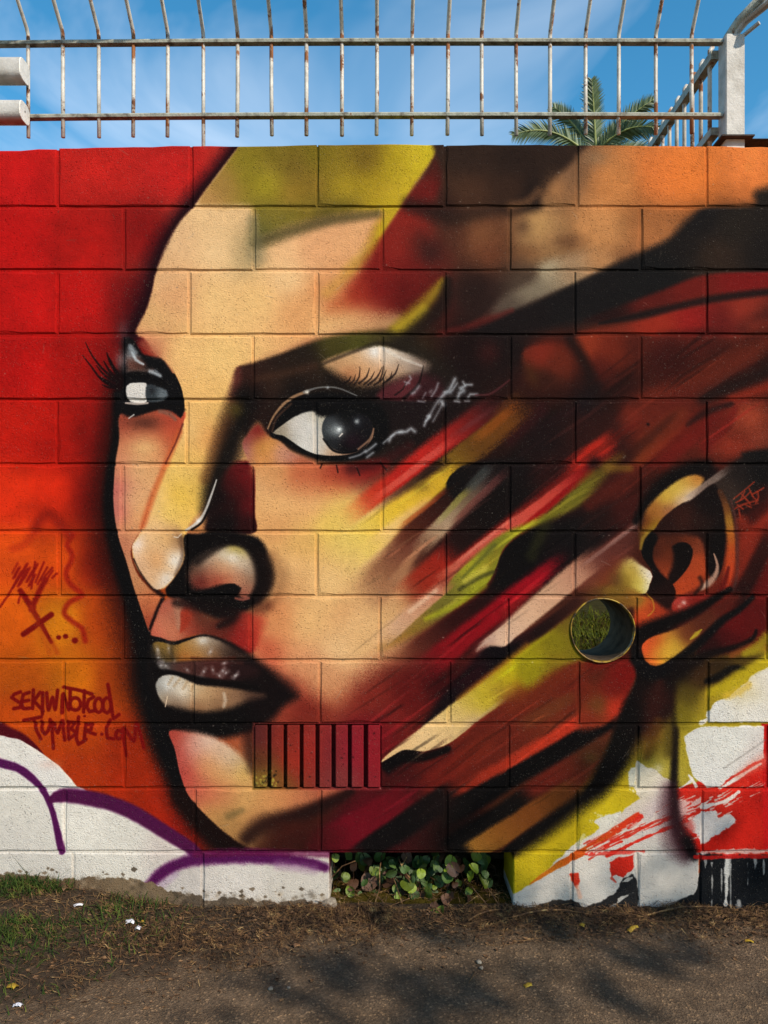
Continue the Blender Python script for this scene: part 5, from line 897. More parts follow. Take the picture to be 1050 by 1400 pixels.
M_GRASS = mottled("grass_blade", [(.3, (.010, .022, .004)), (.5, (.030, .055, .009)), (.60, (.075, .095, .015)), (.72, (.19, .14, .04))], 24, .8, 0, spec=.12)
M_LEAFG = mottled("lit_green_leaf", [(.3, (.055, .095, .006)), (.6, (.17, .22, .014))], 40, .42, .3, 140, coord='Object', spec=.5, per_object=.5)  # lit copy of the creeper leaf, brightness put into its green
M_LEAFD = mottled("shaded_green_leaf", [(.3, (.018, .040, .008)), (.6, (.050, .090, .016))], 40, .45, .3, 140, coord='Object', spec=.5, per_object=.4)  # same green leaf darkened, shade of the gap put into its colour
M_LEAFR = mottled("bronze_round_leaf", [(.3, (.035, .014, .009)), (.6, (.105, .048, .024))], 40, .5, .3, 140, coord='Object', spec=.4, per_object=.4)
M_LEAFY = mottled("yellow_dead_leaf", [(.3, (.16, .08, .012)), (.5, (.34, .21, .018)), (.65, (.46, .31, .03))], 60, .6, .3, 140, coord='Object')
M_LEAFB = mottled("brown_dead_leaf", [(.3, (.035, .017, .008)), (.5, (.10, .05, .022)), (.68, (.26, .14, .06))], 60, .7, .3, 140, coord='Object', per_object=.3)
M_PAPER = mottled("crumpled_paper", [(.3, (.52, .50, .54)), (.6, (.78, .77, .8))], 60, .7, .6, 90, coord='Object')
M_STONE = mottled("pebble", [(.3, (.12, .09, .065)), (.6, (.30, .25, .19))], 60, .8, .5, 120, coord='Object')
M_BARK = mottled("bark", [(.3, (.05, .035, .022)), (.6, (.14, .10, .065))], 14, .9, .7, 40)
M_TREE = mottled("tree_leaf", [(.3, (.02, .04, .012)), (.6, (.06, .10, .025))], 5, .6, 0)
M_PALM = mottled("palm_leaflet", [(.3, (.040, .070, .030)), (.55, (.085, .125, .055)), (.72, (.16, .19, .08))], 3, .5, 0, spec=.45)
M_RACHIS = mottled("palm_rib", [(.3, (.14, .17, .05)), (.6, (.26, .28, .09))], 6, .5, 0)

M_LOT = mottled("lot_grass_blade", [(.3, (.020, .026, .002)), (.5, (.055, .062, .003)), (.64, (.11, .10, .006)), (.76, (.22, .15, .03))], 20, .8, 0, spec=.08)
def ground_material():
    m, t, b, n, l = new_mat("asphalt_and_dirt")
    g = n('NewGeometry'); sx = n('SeparateXYZ'); l(g.outputs['Position'], sx.inputs[0])
    P = g.outputs['Position']
    fine = n('TexNoise', Scale=330, Detail=3, Roughness=.7); l(P, fine.inputs['Vector'])
    vo = n('TexVoronoi', Scale=190); l(P, vo.inputs['Vector'])
    mid = n('TexNoise', Scale=14, Detail=5, Roughness=.65); l(P, mid.inputs['Vector'])
    asp = ramp(t, [(.25, (.042, .025, .014)), (.5, (.130, .083, .046)), (.7, (.215, .142, .085)), (.82, (.37, .28, .18))])
    mixf = n('Math', operation='MULTIPLY_ADD'); mixf.inputs[1].default_value = .55; l(mid.outputs['Fac'], mixf.inputs[0])
    hf = n('Math', operation='MULTIPLY_ADD'); hf.inputs[1].default_value = .75; hf.inputs[2].default_value = -.15; l(fine.outputs['Fac'], hf.inputs[0]); l(hf.outputs[0], mixf.inputs[2]); l(mixf.outputs[0], asp.inputs['Fac'])
    # each stone of the aggregate has its own tone
    sc = n('SeparateColor'); l(vo.outputs['Color'], sc.inputs[0])
    st = ramp(t, [(.0, (.55, .55, .55)), (.7, (1, 1, 1)), (.93, (1.3, 1.25, 1.2)), (.97, (2.4, 2.3, 2.1))]); l(sc.outputs[0], st.inputs['Fac'])
    ac = n('Mix', data_type='RGBA', blend_type='MULTIPLY'); ac.inputs[0].default_value = .8; l(asp.outputs[0], ac.inputs[6]); l(st.outputs[0], ac.inputs[7])
    dirt = ramp(t, [(.3, (.014, .009, .005)), (.5, (.045, .028, .015)), (.72, (.10, .064, .034))]); dn = n('TexNoise', Scale=60, Detail=6, Roughness=.7); l(P, dn.inputs['Vector']); l(dn.outputs['Fac'], dirt.inputs['Fac'])
    # dirt spills from the wall over the path, furthest on the left
    ex = n('MapRange', interpolation_type='SMOOTHSTEP'); ex.inputs['From Min'].default_value = -1.15; ex.inputs['From Max'].default_value = .0; ex.inputs['To Min'].default_value = .52; ex.inputs['To Max'].default_value = .115; l(sx.outputs['X'], ex.inputs['Value'])
    su = n('Math', operation='ADD'); l(sx.outputs['Y'], su.inputs[0]); l(ex.outputs[0], su.inputs[1])
    en = n('TexNoise', Scale=9, Detail=6, Roughness=.7); l(P, en.inputs['Vector'])
    e2 = n('Math', operation='MULTIPLY_ADD'); e2.inputs[1].default_value = .42; l(en.outputs['Fac'], e2.inputs[0]); l(su.outputs[0], e2.inputs[2])
    er = n('MapRange', interpolation_type='SMOOTHSTEP'); er.inputs['From Min'].default_value = .13; er.inputs['From Max'].default_value = .27; l(e2.outputs[0], er.inputs['Value'])
    cm = n('Mix', data_type='RGBA'); l(er.outputs[0], cm.inputs[0]); l(ac.outputs[2], cm.inputs[6]); l(dirt.outputs[0], cm.inputs[7]); l(cm.outputs[2], b.inputs['Base Color'])
    b.inputs['Roughness'].default_value = .85; b.inputs['Specular IOR Level'].default_value = .25
    h = n('Math', operation='MULTIPLY_ADD'); h.inputs[1].default_value = .7; l(vo.outputs['Distance'], h.inputs[0]); l(fine.outputs['Fac'], h.inputs[2])
    h2 = n('Math', operation='MULTIPLY_ADD'); h2.inputs[1].default_value = .8; l(dn.outputs['Fac'], h2.inputs[0]); l(h.outputs[0], h2.inputs[2])
    bp = n('Bump', Strength=.9, Distance=.005); l(h2.outputs[0], bp.inputs['Height']); l(bp.outputs[0], b.inputs['Normal'])
    return m
M_GROUND = ground_material()
M_BANK = mottled("grassy_soil", [(.3, (.016, .011, .002)), (.6, (.042, .030, .005))], 12, 1, .8, 50, spec=.02)

# ---------------------------------------------------------------------------
# GROUND
# ---------------------------------------------------------------------------
def smooth01(a, b, x):
    t = min(1, max(0, (x - a) / (b - a))); return t * t * (3 - 2 * t)
def gh(x, y):
    """height of the path, with the bank of dirt against the wall"""
    left = 1 - smooth01(-1.15, -.55, x)
    f = smooth01(-.42, -.02, y)
    h = .078 * left * f + .012 * smooth01(-.22, 0, y)
    h += .012 * f * mnoise.noise((x * 6, y * 6, 1)) + .004 * mnoise.noise((x * 14, y * 14, 3)) + .004 * mnoise.noise((x * 2, y * 2, 8))
    return h
xs = [-60, -20, -8, -4] + [-2.4 + .06 * i for i in range(81)] + [4, 8, 20, 60]
ys = [-60, -20, -8, -4, -2.4] + [-1.6 + .045 * i for i in range(36)] + [.03]
gv = [(x, y, gh(x, y) if abs(x) < 3 and y > -2 else 0) for y in ys for x in xs]
gf = [(j * len(xs) + i, j * len(xs) + i + 1, (j + 1) * len(xs) + i + 1, (j + 1) * len(xs) + i) for j in range(len(ys) - 1) for i in range(len(xs) - 1)]
link("ground", mesh("ground", gv, gf, M_GROUND, True), kind='structure')
# raised lot behind the wall
def bh(x, y):
    if y < .025: return -.12
    return .02 + .5 * smooth01(.30, 1.3, y) + .06 * mnoise.noise((x * 1.5, y * 1.5, 2)) * smooth01(.3, 1, y)
xs2 = [-60, -20, -8, -4] + [-3 + .25 * i for i in range(25)] + [4, 8, 20, 60]
ys2 = [.024, .026, .2, .3] + [.4 + .14 * i for i in range(24)] + [5, 8, 16, 40, 120]
bv = [(x, y, bh(x, y)) for y in ys2 for x in xs2]
bf = [(j * len(xs2) + i, j * len(xs2) + i + 1, (j + 1) * len(xs2) + i + 1, (j + 1) * len(xs2) + i) for j in range(len(ys2) - 1) for i in range(len(xs2) - 1)]
link("terrain", mesh("terrain", bv, bf, M_BANK, True), kind='structure')

# ---------------------------------------------------------------------------
# THE BLOCK WALL
# ---------------------------------------------------------------------------
wall = thing("block_wall", "concrete block wall covered with a spray painted mural of a woman's face", "wall", (0, 0, 0))
TH = .19
ROWS = [199, 283, 370, 458, 547, 635, 727, 815, 903, 990, 1078, 1165, 1262]
JOINTS = [
    [-98, 78, 261, 434, 608, 789, 966, 1142], [-182, -6, 170, 347, 522, 697, 876, 1054, 1230], [-98, 78, 259, 433, 608, 786, 966, 1142], [-182, -8, 168, 346, 522, 697, 876, 1054, 1230],
    [-98, 78, 256, 431, 607, 785, 966, 1142], [-182, -8, 168, 345, 522, 696, 875, 1052, 1230], [-95, 81, 255, 433, 608, 785, 966, 1142], [-182, -8, 168, 343, 519, 694, 870, 1048, 1225],
    [-90, 87, 263, 437, 614, 791, 967, 1142], [-182, -8, 170, 347, 519, 695, 872, 1048, 1225], [-90, 88, 266, 437, 610, 788, 960, 1138], [-76, 100, 277, 452, 700, 782, 872, 957, 1134]]
HOLE = (823.5, 861.5, 43.6)                 # the drain pipe
GAP = 3.2                                   # joint width in wall units

def set_uv(me):
    uv = me.uv_layers.new(name="UVMap")
    for p in me.polygons:
        for li in p.loop_indices:
            v = me.vertices[me.loops[li].vertex_index].co
            uv.data[li].uv = ((v.x / U + CX - PX0) / (PX1 - PX0), 1 - (BASE - v.z / U - PY0) / (PY1 - PY0))

def top_sag(x): return (7.0 * ((600 - x) / 600) ** 2 if x < 600 else 3.0 * ((x - 700) / 350) ** 2 * (x > 700)) - 3.2
def block_mesh(x0, x1, y0, y1, jit=.5):
    top = y0 == ROWS[0]
    g = GAP / 2; x0 += g; x1 -= g; y0 += g; y1 -= g
    w, h = x1 - x0, y1 - y0
    nx, ny = max(2, round(w / 26)), 3
    per = [(x0 + w * i / nx, y1) for i in range(nx)] + [(x1, y1 - h * i / ny) for i in range(ny)] + [(x1 - w * i / nx, y0) for i in range(nx)] + [(x0, y0 + h * i / ny) for i in range(ny)]
    x0 += rnd.uniform(-.7, .7); x1 += rnd.uniform(-.7, .7); y0 += rnd.uniform(-.5, .5); y1 += rnd.uniform(-.5, .5); w, h = x1 - x0, y1 - y0
    per = [(x0 + w * i / nx, y1) for i in range(nx)] + [(x1, y1 - h * i / ny) for i in range(ny)] + [(x1 - w * i / nx, y0) for i in range(nx)] + [(x0, y0 + h * i / ny) for i in range(ny)]
    cxm, cym = (x0 + x1) / 2, (y0 + y1) / 2
    n = len(per); V = []
    j = lambda: rnd.uniform(-jit, jit)
    if top: per = [(x, y + (top_sag(x) + rnd.uniform(-.6, .9)) * (y1 - y) / h) for x, y in per]
    mid = [(x + j() * .8, y + j() * .8) for x, y in per]
    fr = []
    for (x, y) in mid:
        b = rnd.uniform(1.1, 2.3) if rnd.random() > .07 else rnd.uniform(3, 5.5)
        fr.append((x + (b if x < cxm - w / 2 + 2 else -b if x > cxm + w / 2 - 2 else 0), y + (b if y < cym - h / 2 + (7 if top else 2) else -b if y > cym + h / 2 - 2 else 0)))
    dy = rnd.uniform(-.0012, .0012)
    for ring, yy in ((fr, dy), (mid, dy + .0040), (mid, TH)):
        V += [(wx(x), yy, wz(y)) for x, y in ring]
    F = [tuple(range(n))]
    for r in range(2):
        for i in range(n): F.append((r * n + i, (r + 1) * n + i, (r + 1) * n + (i + 1) % n, r * n + (i + 1) % n))
    F.append(tuple(2 * n + n - 1 - i for i in range(n)))
    return mesh("block", V, F, M_MURAL)

def disc_cutter(r, y0, y1, n=48):
    V = [(wx(HOLE[0]) + r * U * math.cos(2 * math.pi * i / n), y, wz(HOLE[1]) + r * U * math.sin(2 * math.pi * i / n)) for y in (y0, y1) for i in range(n)]
    F = [(i, n + i, n + (i + 1) % n, (i + 1) % n) for i in range(n)] + [tuple(range(n)), tuple(2 * n - 1 - i for i in range(n))]
    me = mesh("cutter", V, F); bm = bmesh.new(); bm.from_mesh(me); bmesh.ops.recalc_face_normals(bm, faces=bm.faces); bm.to_mesh(me); bm.free()
    return me

def drill(me, r):
    bm = bmesh.new(); bm.from_mesh(me); bmesh.ops.recalc_face_normals(bm, faces=bm.faces); bm.to_mesh(me); bm.free()
    a = bpy.data.objects.new("a", me); c = bpy.data.objects.new("c", disc_cutter(r, -.1, .5)); COL.objects.link(a); COL.objects.link(c)
    m = a.modifiers.new("cut", 'BOOLEAN'); m.operation = 'DIFFERENCE'; m.object = c; m.solver = 'EXACT'
    dg = bpy.context.evaluated_depsgraph_get(); dg.update()
    res = bpy.data.meshes.new_from_object(a.evaluated_get(dg)); res.name = me.name
    bpy.data.objects.remove(a); bpy.data.objects.remove(c)
    return res

for r in range(12):
    js = JOINTS[r]
    for k in range(len(js) - 1):
        x0, x1 = js[k], js[k + 1]
        if r == 9 and x0 == 347: continue           # the vent
        if r == 11 and x0 == 452: continue          # the gap where the creeper grows
        me = block_mesh(x0, x1, ROWS[r], ROWS[r + 1])
        if r in (7, 8) and x0 < HOLE[0] + 46 and x1 > HOLE[0] - 46: me = drill(me, HOLE[2] + 1)
        set_uv(me); link("block", me, wall)
# mortar bed, a little behind the block faces, painted over like them
mb = MB(); e = .5
xl, xr = wx(-182), wx(1234)
mb.box(xl, xr, .0052, TH - .004, wz(990), wz(ROWS[0] + 9))
mm = drill(mb.me("mortar", M_MURAL), HOLE[2] + 1); set_uv(mm); link("mortar", mm, wall)
for x in JOINTS[0][1:-1]:
    mm = MB().box(wx(x - 3.6), wx(x + 3.6), .0056, TH - .006, wz(ROWS[0] + 9.1), wz(ROWS[0] + top_sag(x) + rnd.uniform(1.6, 3.2))).me("mortar", M_MURAL); set_uv(mm); link("mortar", mm, wall)
for (a, b) in ((-182, 348.2), (518.4, 1234)):
    mm = MB().box(wx(a), wx(b), .0054, TH - .0045, wz(1077.6), wz(990.2)).me("mortar", M_MURAL); set_uv(mm); link("mortar", mm, wall)
mm = MB().box(xl, xr, .0051, TH - .0042, wz(1166.2), wz(1077.8)).me("mortar", M_MURAL); set_uv(mm); link("mortar", mm, wall)
for (a, b) in ((-182, 450.4), (701.6, 1234)):
    mm = MB().box(wx(a), wx(b), .0055, TH - .005, wz(1262), wz(1166.4)).me("mortar", M_MURAL); set_uv(mm); link("mortar", mm, wall)
# drain pipe through the wall
pr_o, pr_i, n = (HOLE[2] + .8) * U, (HOLE[2] - 1.6) * U, 56
cxp, czp = wx(HOLE[0]), wz(HOLE[1])
V = []; F = []
prof = [(pr_o, .02), (pr_o, -.005), (pr_o - .0016, -.0072), (pr_i + .0022, -.0066), (pr_i + .0014, -.003), (pr_i, .006)]
for i in range(n):
    a = 2 * math.pi * i / n; wob = 1 + .006 * math.sin(3 * a + 1) + .003 * math.sin(7 * a)
    V += [(cxp + r_ * wob * math.cos(a), y, czp + r_ * wob * math.sin(a)) for r_, y in prof]
m_ = len(prof)
for i in range(n):
    for k in range(m_ - 1): F.append((i * m_ + k, i * m_ + k + 1, ((i + 1) % n) * m_ + k + 1, ((i + 1) % n) * m_ + k))
pipe = link("drain_pipe", None, wall)
link("rim", mesh("rim", V, F, M_GOLD, True), pipe)
V = []; F = []
prof = [(pr_i - .0002, .004), (pr_i - .0004, .24), (pr_i + .004, .24), (pr_o - .0004, .021), (pr_i + .001, .021)]
for i in range(n):
    a = 2 * math.pi * i / n
    V += [(cxp + r_ * math.cos(a), y, czp + r_ * math.sin(a)) for r_, y in prof]
m_ = len(prof)
for i in range(n):
    for k in range(m_ - 1): F.append((i * m_ + k, i * m_ + k + 1, ((i + 1) % n) * m_ + k + 1, ((i + 1) % n) * m_ + k))
link("tube", mesh("tube", V, F, M_PIPE, True), pipe)

# vent block: eight upright ribs in front of dark slots
vent = link("vent_block", None, wall)
vx0, vx1, vz0, vz1 = 348.6, 519.0, 1077.0, 991.2
frm = MB()
frm.box(wx(vx0 + .2), wx(vx1 - .2), .034, TH - .006, wz(vz0), wz(vz1))
me = frm.me("back", M_RIB); set_uv(me); link("back", me, vent)
pitch = (vx1 - vx0 + 5.6) / 8
for k in range(8):
    a = vx0 + k * pitch; b = a + pitch - 5.6
    q = MB().bbox(wx(a + rnd.uniform(-.3, .3)), wx(b + rnd.uniform(-.3, .3)), rnd.uniform(-.004, -.0005), .036, wz(vz0 - rnd.uniform(.2, 1.5)), wz(vz1 + rnd.uniform(.2, 1.0)), .0022)
    me = q.me("rib", M_RIB); set_uv(me); link("rib", me, vent)

# ---------------------------------------------------------------------------
# FENCE ON TOP
# ---------------------------------------------------------------------------
fence = thing("metal_fence", "rusting white metal fence of bent top bars standing along the top of the painted wall", "fence", (0, FENCE_Y, wz(199)))
inv = Matrix.Translation(-Vector(fence.location))
def fpart(name, mb_, mat, smooth=False, parent=fence):
    me = mb_.me(name, mat, smooth); me.transform(Matrix.Translation(-Vector(parent.location))); return link(name, me, parent)
def rail_y(px, base): return base + 3.2 * ((px - 560) / 560) ** 2 * (1 if px < 560 else .4)
for base in (57.2, 158.0):
    q = MB(); pts = list(range(-420, 986, 100)) + [986]
    b = 0
    for px in pts:
        zc = fz(rail_y(px, base)); x = fx(px)
        q.v += [(x, FENCE_Y - .011, zc - .0055), (x, FENCE_Y - .013, zc + .002), (x, FENCE_Y - .011, zc + .0055), (x, FENCE_Y + .012, zc + .0055), (x, FENCE_Y + .012, zc - .0055)]
    for i in range(len(pts) - 1):
        for j in range(5): q.f.append((i * 5 + j, i * 5 + (j + 1) % 5, i * 5 + 5 + (j + 1) % 5, i * 5 + 5 + j))
    q.f.append((4, 3, 2, 1, 0)); m_ = (len(pts) - 1) * 5; q.f.append(tuple(m_ + j for j in range(5)))
    fpart("rail", q, M_GREY)
BARS = [38.5, 86, 135, 182.5, 229.5, 278, 325, 371, 419, 467.5, 515.5, 563.5, 612.5, 658.5, 705.5, 752, 800.5, 846, 896.5, 945.5]
BARS = [38.5 - 47.8 * k for k in range(8, 0, -1)] + BARS
for px in BARS:
    x = fx(px); r = .0065 * rnd.uniform(.94, 1.05)
    u = max(0, min(1, px / 1000)); fwd = .10 - .045 * u
    zb = fz(188 - 5 * u + rnd.uniform(-1, 1)) if px != 278 else wz(201)
    zt = fz(46.5); lean = rnd.uniform(-.002, .002)
    pts = [(x + lean, FENCE_Y, zb), (x, FENCE_Y, fz(120)), (x, FENCE_Y, zt - .012), (x, FENCE_Y - .0025, zt), (x, FENCE_Y - .010, zt + .011)]
    for k in (1, 2, 4): pts.append((x - .001 * k * lean * 100, FENCE_Y - .010 - fwd * k, zt + .011 + .075 * k))
    fpart("bar", MB().tube(pts, r, 10), M_WHITE, True)
# corner post with its bent arm
q = MB().bbox(fx(987.4), fx(987.4) + .061, FENCE_Y - .028, FENCE_Y + .032, wz(198.5), fz(53), .003); fpart("post", q, M_POST)
q = MB().box(fx(978), fx(1022), FENCE_Y - .05, FENCE_Y + .05, fz(196.6), fz(194.6)); fpart("base_plate", q, M_DARK)
q = MB().box(fx(1022.5), fx(1080), FENCE_Y - .03, FENCE_Y + .05, fz(196.6), fz(195.8)); fpart("base_strip", q, M_DARK)
xa, za = fx(992), fz(56)
fpart("post_arm", MB().tube([(xa - .006, FENCE_Y + .012, za - .01), (xa + .012, FENCE_Y + .004, za + .018), (xa + .034, FENCE_Y - .02, za + .050), (xa + .085, FENCE_Y - .10, za + .088)], [.012, .014, .015, .015], 10), M_GREY, True)
fpart("arm_channel", MB().tube([(xa + .03, FENCE_Y - .004, za + .018), (xa + .052, FENCE_Y - .028, za + .044), (xa + .108, FENCE_Y - .12, za + .062)], [.013, .015, .017], 8, flat=.6), M_POST)
fpart("arm_lug", MB().tube([(xa + .05, FENCE_Y - .01, za + .008), (xa + .085, FENCE_Y - .05, za + .026)], .011, 8, flat=.6), M_POST)
# two square tubes at the left end, in front of the first bar
for (pa, pb, lab) in ((73.5, 104, "upper one of two white steel tubes ending at the leftmost fence bar"), (132.5, 160, "lower one of two white steel tubes at the left, small hole shown as a dark disc in its cap")):
    yb, yf = FENCE_Y - .012, FENCE_Y - .080
    z1, z0 = fz(pa, yf), fz(pb, yf); x1 = fx(40.5, yb)
    t_ = thing("steel_tube", lab, "steel tube", (x1, (yb + yf) / 2, (z0 + z1) / 2), "square tubes at the left end of the fence")
    c = (.018, .030)
    sec = []
    hy, hz = (yb - yf) / 2, (z1 - z0) / 2
    for (sy, sz) in ((-1, -1), (1, -1), (1, 1), (-1, 1)):
        rr = .022
        for k in range(5):
            a = math.atan2(sz, sy) - math.pi / 4 + (math.pi / 2) * k / 4
            sec.append((sy * (hy - rr) + rr * math.cos(a), sz * (hz - rr) + rr * math.sin(a)))
    ns = len(sec)
    V = [(xx, y, z) for xx in (-1.1, -.5, -.0015) for y, z in sec]
    F = [(k * ns + i, (k + 1) * ns + i, (k + 1) * ns + (i + 1) % ns, k * ns + (i + 1) % ns) for k in range(2) for i in range(ns)]
    link("tube_wall", mesh("tube_wall", V, F, M_POST, True), t_)
    V = [(-.0015, y, z) for y, z in sec] + [(.0008, y * .97, z * .97) for y, z in sec]
    F = [(i, ns + i, ns + (i + 1) % ns, (i + 1) % ns) for i in range(ns)] + [tuple(ns + i for i in range(ns))]
    link("end_cap", mesh("end_cap", V, F, M_CAP), t_)
    if pa > 100:
        V = [(.0012, .003 * math.cos(a), .004 * math.sin(a) + .004) for a in np.linspace(0, 2 * math.pi, 10, endpoint=False)]
        link("hole_shade_disc", mesh("hole_shade_disc", V, [tuple(range(10))], M_DARK), t_)  # flat dark disc, the shade inside the hole put on as colour
# the run of fence going back from the corner post
side = thing("metal_fence", "short bar fence running straight back behind the corner post on the right", "fence", (fx(1000), FENCE_Y, wz(199)))
xs_ = fx(984.5)
for (pz, dn_) in ((66, .02), (172, .018)):
    zc = fz(pz) ; q = MB().box(xs_ - .016, xs_ + .012, FENCE_Y + .033, FENCE_Y + 3.4, zc - dn_ * .7, zc + dn_ * .7)
    fpart("rail", q, M_GREY, parent=side)
y = FENCE_Y + .075; k = 0
while y < FENCE_Y + 3.3:
    x = xs_ - .002
    fpart("bar", MB().tube([(x, y, fz(200)), (x, y, fz(58)), (x, y, fz(50)), (x + .01, y, fz(44))], .0075, 8), M_WHITE, True, parent=side); y += .073; k += 1

# ---------------------------------------------------------------------------
# PALM BEHIND THE LOT
# ---------------------------------------------------------------------------
PD = 12.0; kp = (D + PD) / D
pc = Vector((fx(812, PD), PD, fz(216, PD)))
palm = thing("palm_tree", "feathery palm tree crown rising behind the wall under the fence", "palm tree", (pc.x, pc.y, bh(pc.x, 12)))
def ppart(name, mb_, mat, smooth=False):
    me = mb_.me(name, mat, smooth); me.transform(Matrix.Translation(-Vector(palm.location))); return link(name, me, palm)
z0 = palm.location.z - .1
tr = [(pc.x + .25 * (1 - k / 10) ** 2, pc.y, z0 + (pc.z - z0) * k / 10) for k in range(11)]
ppart("trunk", MB().tube(tr, [.26 - .07 * k / 10 + (.02 if k % 2 else 0) for k in range(11)], 12), M_BARK, True)
def frond(tip, sag, lw, nl=46, seed=0):
    """rib from the crown to the tip, leaflets in two ranks"""
    rg = random.Random(seed); a = pc + Vector((rg.uniform(-.08, .08), rg.uniform(-.08, .08), 0)); b = Vector(tip)
    L_ = (b - a).length; mid = (a + b) / 2 + Vector((0, 0, sag))
    P = [a * (1 - t) ** 2 + mid * 2 * t * (1 - t) + b * t * t for t in [i / 14 for i in range(15)]]
    rib = MB().tube(P, [.028 * (1 - .8 * i / 14) for i in range(15)], 5)
    lf = MB()
    for i in range(nl):
        t = .06 + .94 * i / nl
        p = a * (1 - t) ** 2 + mid * 2 * t * (1 - t) + b * t * t
        tg = ((mid - a) * (1 - t) + (b - mid) * t).normalized()
        sd = tg.cross(Vector((0, 1, .25))).normalized()
        if sd.length < .1: sd = Vector((1, 0, 0))
        nrm = sd.cross(tg).normalized()
        ll = lw * (math.sin(math.pi * (.10 + .86 * t)) ** .6) * rg.uniform(.85, 1.1)
        for s_ in (-1, 1):
            dr = (tg * (.75 + .35 * t) + sd * s_ * .95 + nrm * rg.uniform(-.05, .35)).normalized()
            q1 = p + dr * ll * .55; q2 = p + dr * ll + Vector((0, 0, -.10 * ll))
            lf.blade([p, q1, q2], .052, (tg * .8 + nrm * rg.uniform(-.6, .6)).normalized(), .006)
    return rib, lf
W3 = lambda px, py, dy=0: Vector((fx(px, PD + dy), PD + dy, fz(py, PD + dy)))
FR = [(W3(809, 108, -.3), .15, .36), (W3(894, 136, -.2), .22, .34), (W3(756, 146, .2), .26, .36), (W3(700, 186, -.3), .55, .34), (W3(905, 178, -.8), .5, .34), (W3(930, 230), .55, .34), (W3(720, 250), .6, .34),
      (W3(868, 225, -1.0), .4, .34), (W3(740, 290, .6), .6, .34), (W3(900, 290, .6), .6, .34), (W3(812, 300, -1.0), .6, .34), (W3(835, 205, 1.4), .5, .34)]
for i, (tp, sg, lw) in enumerate(FR):
    rib, lf = frond(tp, sg, lw * .95, 48, i)
    me = lf.me("frond", M_PALM); me.transform(Matrix.Translation(-Vector(palm.location))); fo = link("frond", me, palm)
    me = rib.me("frond_rib", M_RACHIS, True); me.transform(Matrix.Translation(-Vector(palm.location))); link("frond_rib", me, fo)

# ---------------------------------------------------------------------------
# THE TREE BEHIND THE CAMERA THAT DAPPLES THE PATH
# ---------------------------------------------------------------------------
upv = (Vector((0, 0, 1)) - SUN * SUN.z).normalized()
EA, EC = 3.5, 1.0
hs = math.sqrt(EA * EA * (upv.x ** 2 + upv.y ** 2) + EC * EC * upv.z ** 2)
tcn = Vector((0, 0, -.10)) + SUN * 10 - upv * hs
tree = thing("shade_tree", "broad leafy tree across the path, behind the viewer, throwing dappled shade", "tree", (tcn.x + .4, tcn.y - .3, 0))
tl = Vector(tree.location)
bt = MB().tube([(0, 0, -.05), (.05, 0, 1.2), (-.1, .1, 2.4), tuple(tcn - tl)], [.19, .15, .13, .05], 10)
for k in range(9):
    a = k * 2.4; bt.tube([(-.1, .1, 2.3 + .1 * k), tuple(tcn - tl + Vector((math.cos(a) * 1.2, math.sin(a) * 1.2, .1))), tuple(tcn - tl + Vector((math.cos(a) * 2.7, math.sin(a) * 2.7, .2)))], [.07, .04, .012], 6)
link("trunk", bt.me("trunk", M_BARK, True), tree)
tr_ = random.Random(5); cl = MB(); base = tcn - tl
for k in range(230):
    while True:
        p = Vector((tr_.uniform(-1, 1), tr_.uniform(-1, 1), tr_.uniform(-1, 1)))
        if .25 < p.length < 1: break
    c = base + Vector((p.x * EA, p.y * EA, p.z * EC))
    for j in range(60):
        q = c + Vector((tr_.gauss(0, .20), tr_.gauss(0, .20), tr_.gauss(0, .13)))
        d = Vector((tr_.gauss(0, 1), tr_.gauss(0, 1), tr_.gauss(0, .6))).normalized(); s_ = d.orthogonal().normalized()
        s_.rotate(Matrix.Rotation(tr_.uniform(0, 6.28), 3, d)); l_ = tr_.uniform(.09, .15)
        b = len(cl.v); w_ = l_ * .26
        cl.v += [tuple(q), tuple(q + d * l_ * .5 + s_ * w_), tuple(q + d * l_), tuple(q + d * l_ * .5 - s_ * w_)]; cl.f.append((b, b + 1, b + 2, b + 3))
link("crown", cl.me("crown", M_TREE), tree)

# ---------------------------------------------------------------------------
# CREEPER IN THE GAP
# ---------------------------------------------------------------------------
creeper = thing("creeper_plant", "round-leaved green and bronze creeper filling the dark gap under the wall", "plant", (wx(575), .12, .02))
cl0 = Vector(creeper.location)
def round_leaf(name, mat, cup, seed):
    rg = random.Random(seed); n = 14; V = [(0, 0, 0)]; F = []
    for ring, rr in ((0, .55), (1, 1.0)):
        for i in range(n):
            a = math.pi / 2 + .10 + (2 * math.pi - .20) * i / (n - 1)
            r_ = rr * (1 + .06 * math.sin(3 * a + seed) + rg.uniform(-.03, .03))
            V.append((r_ * math.cos(a), r_ * math.sin(a), cup * rr * rr + .13 * math.sin(2 * a + seed) * rr + .06 * math.sin(5 * a + seed) * rr * rr))
    for i in range(n - 1):
        F.append((0, 1 + i, 2 + i)); F.append((1 + i, 1 + n + i, 2 + n + i, 2 + i))
    return mesh(name, V, F, mat, True)
LEAF = {c: [round_leaf("leaf", m, cp, i + 3 * j) for i, cp in enumerate((.12, .3, -.15))] for j, (c, m) in enumerate((('g', M_LEAFG), ('d', M_LEAFD), ('r', M_LEAFR)))}
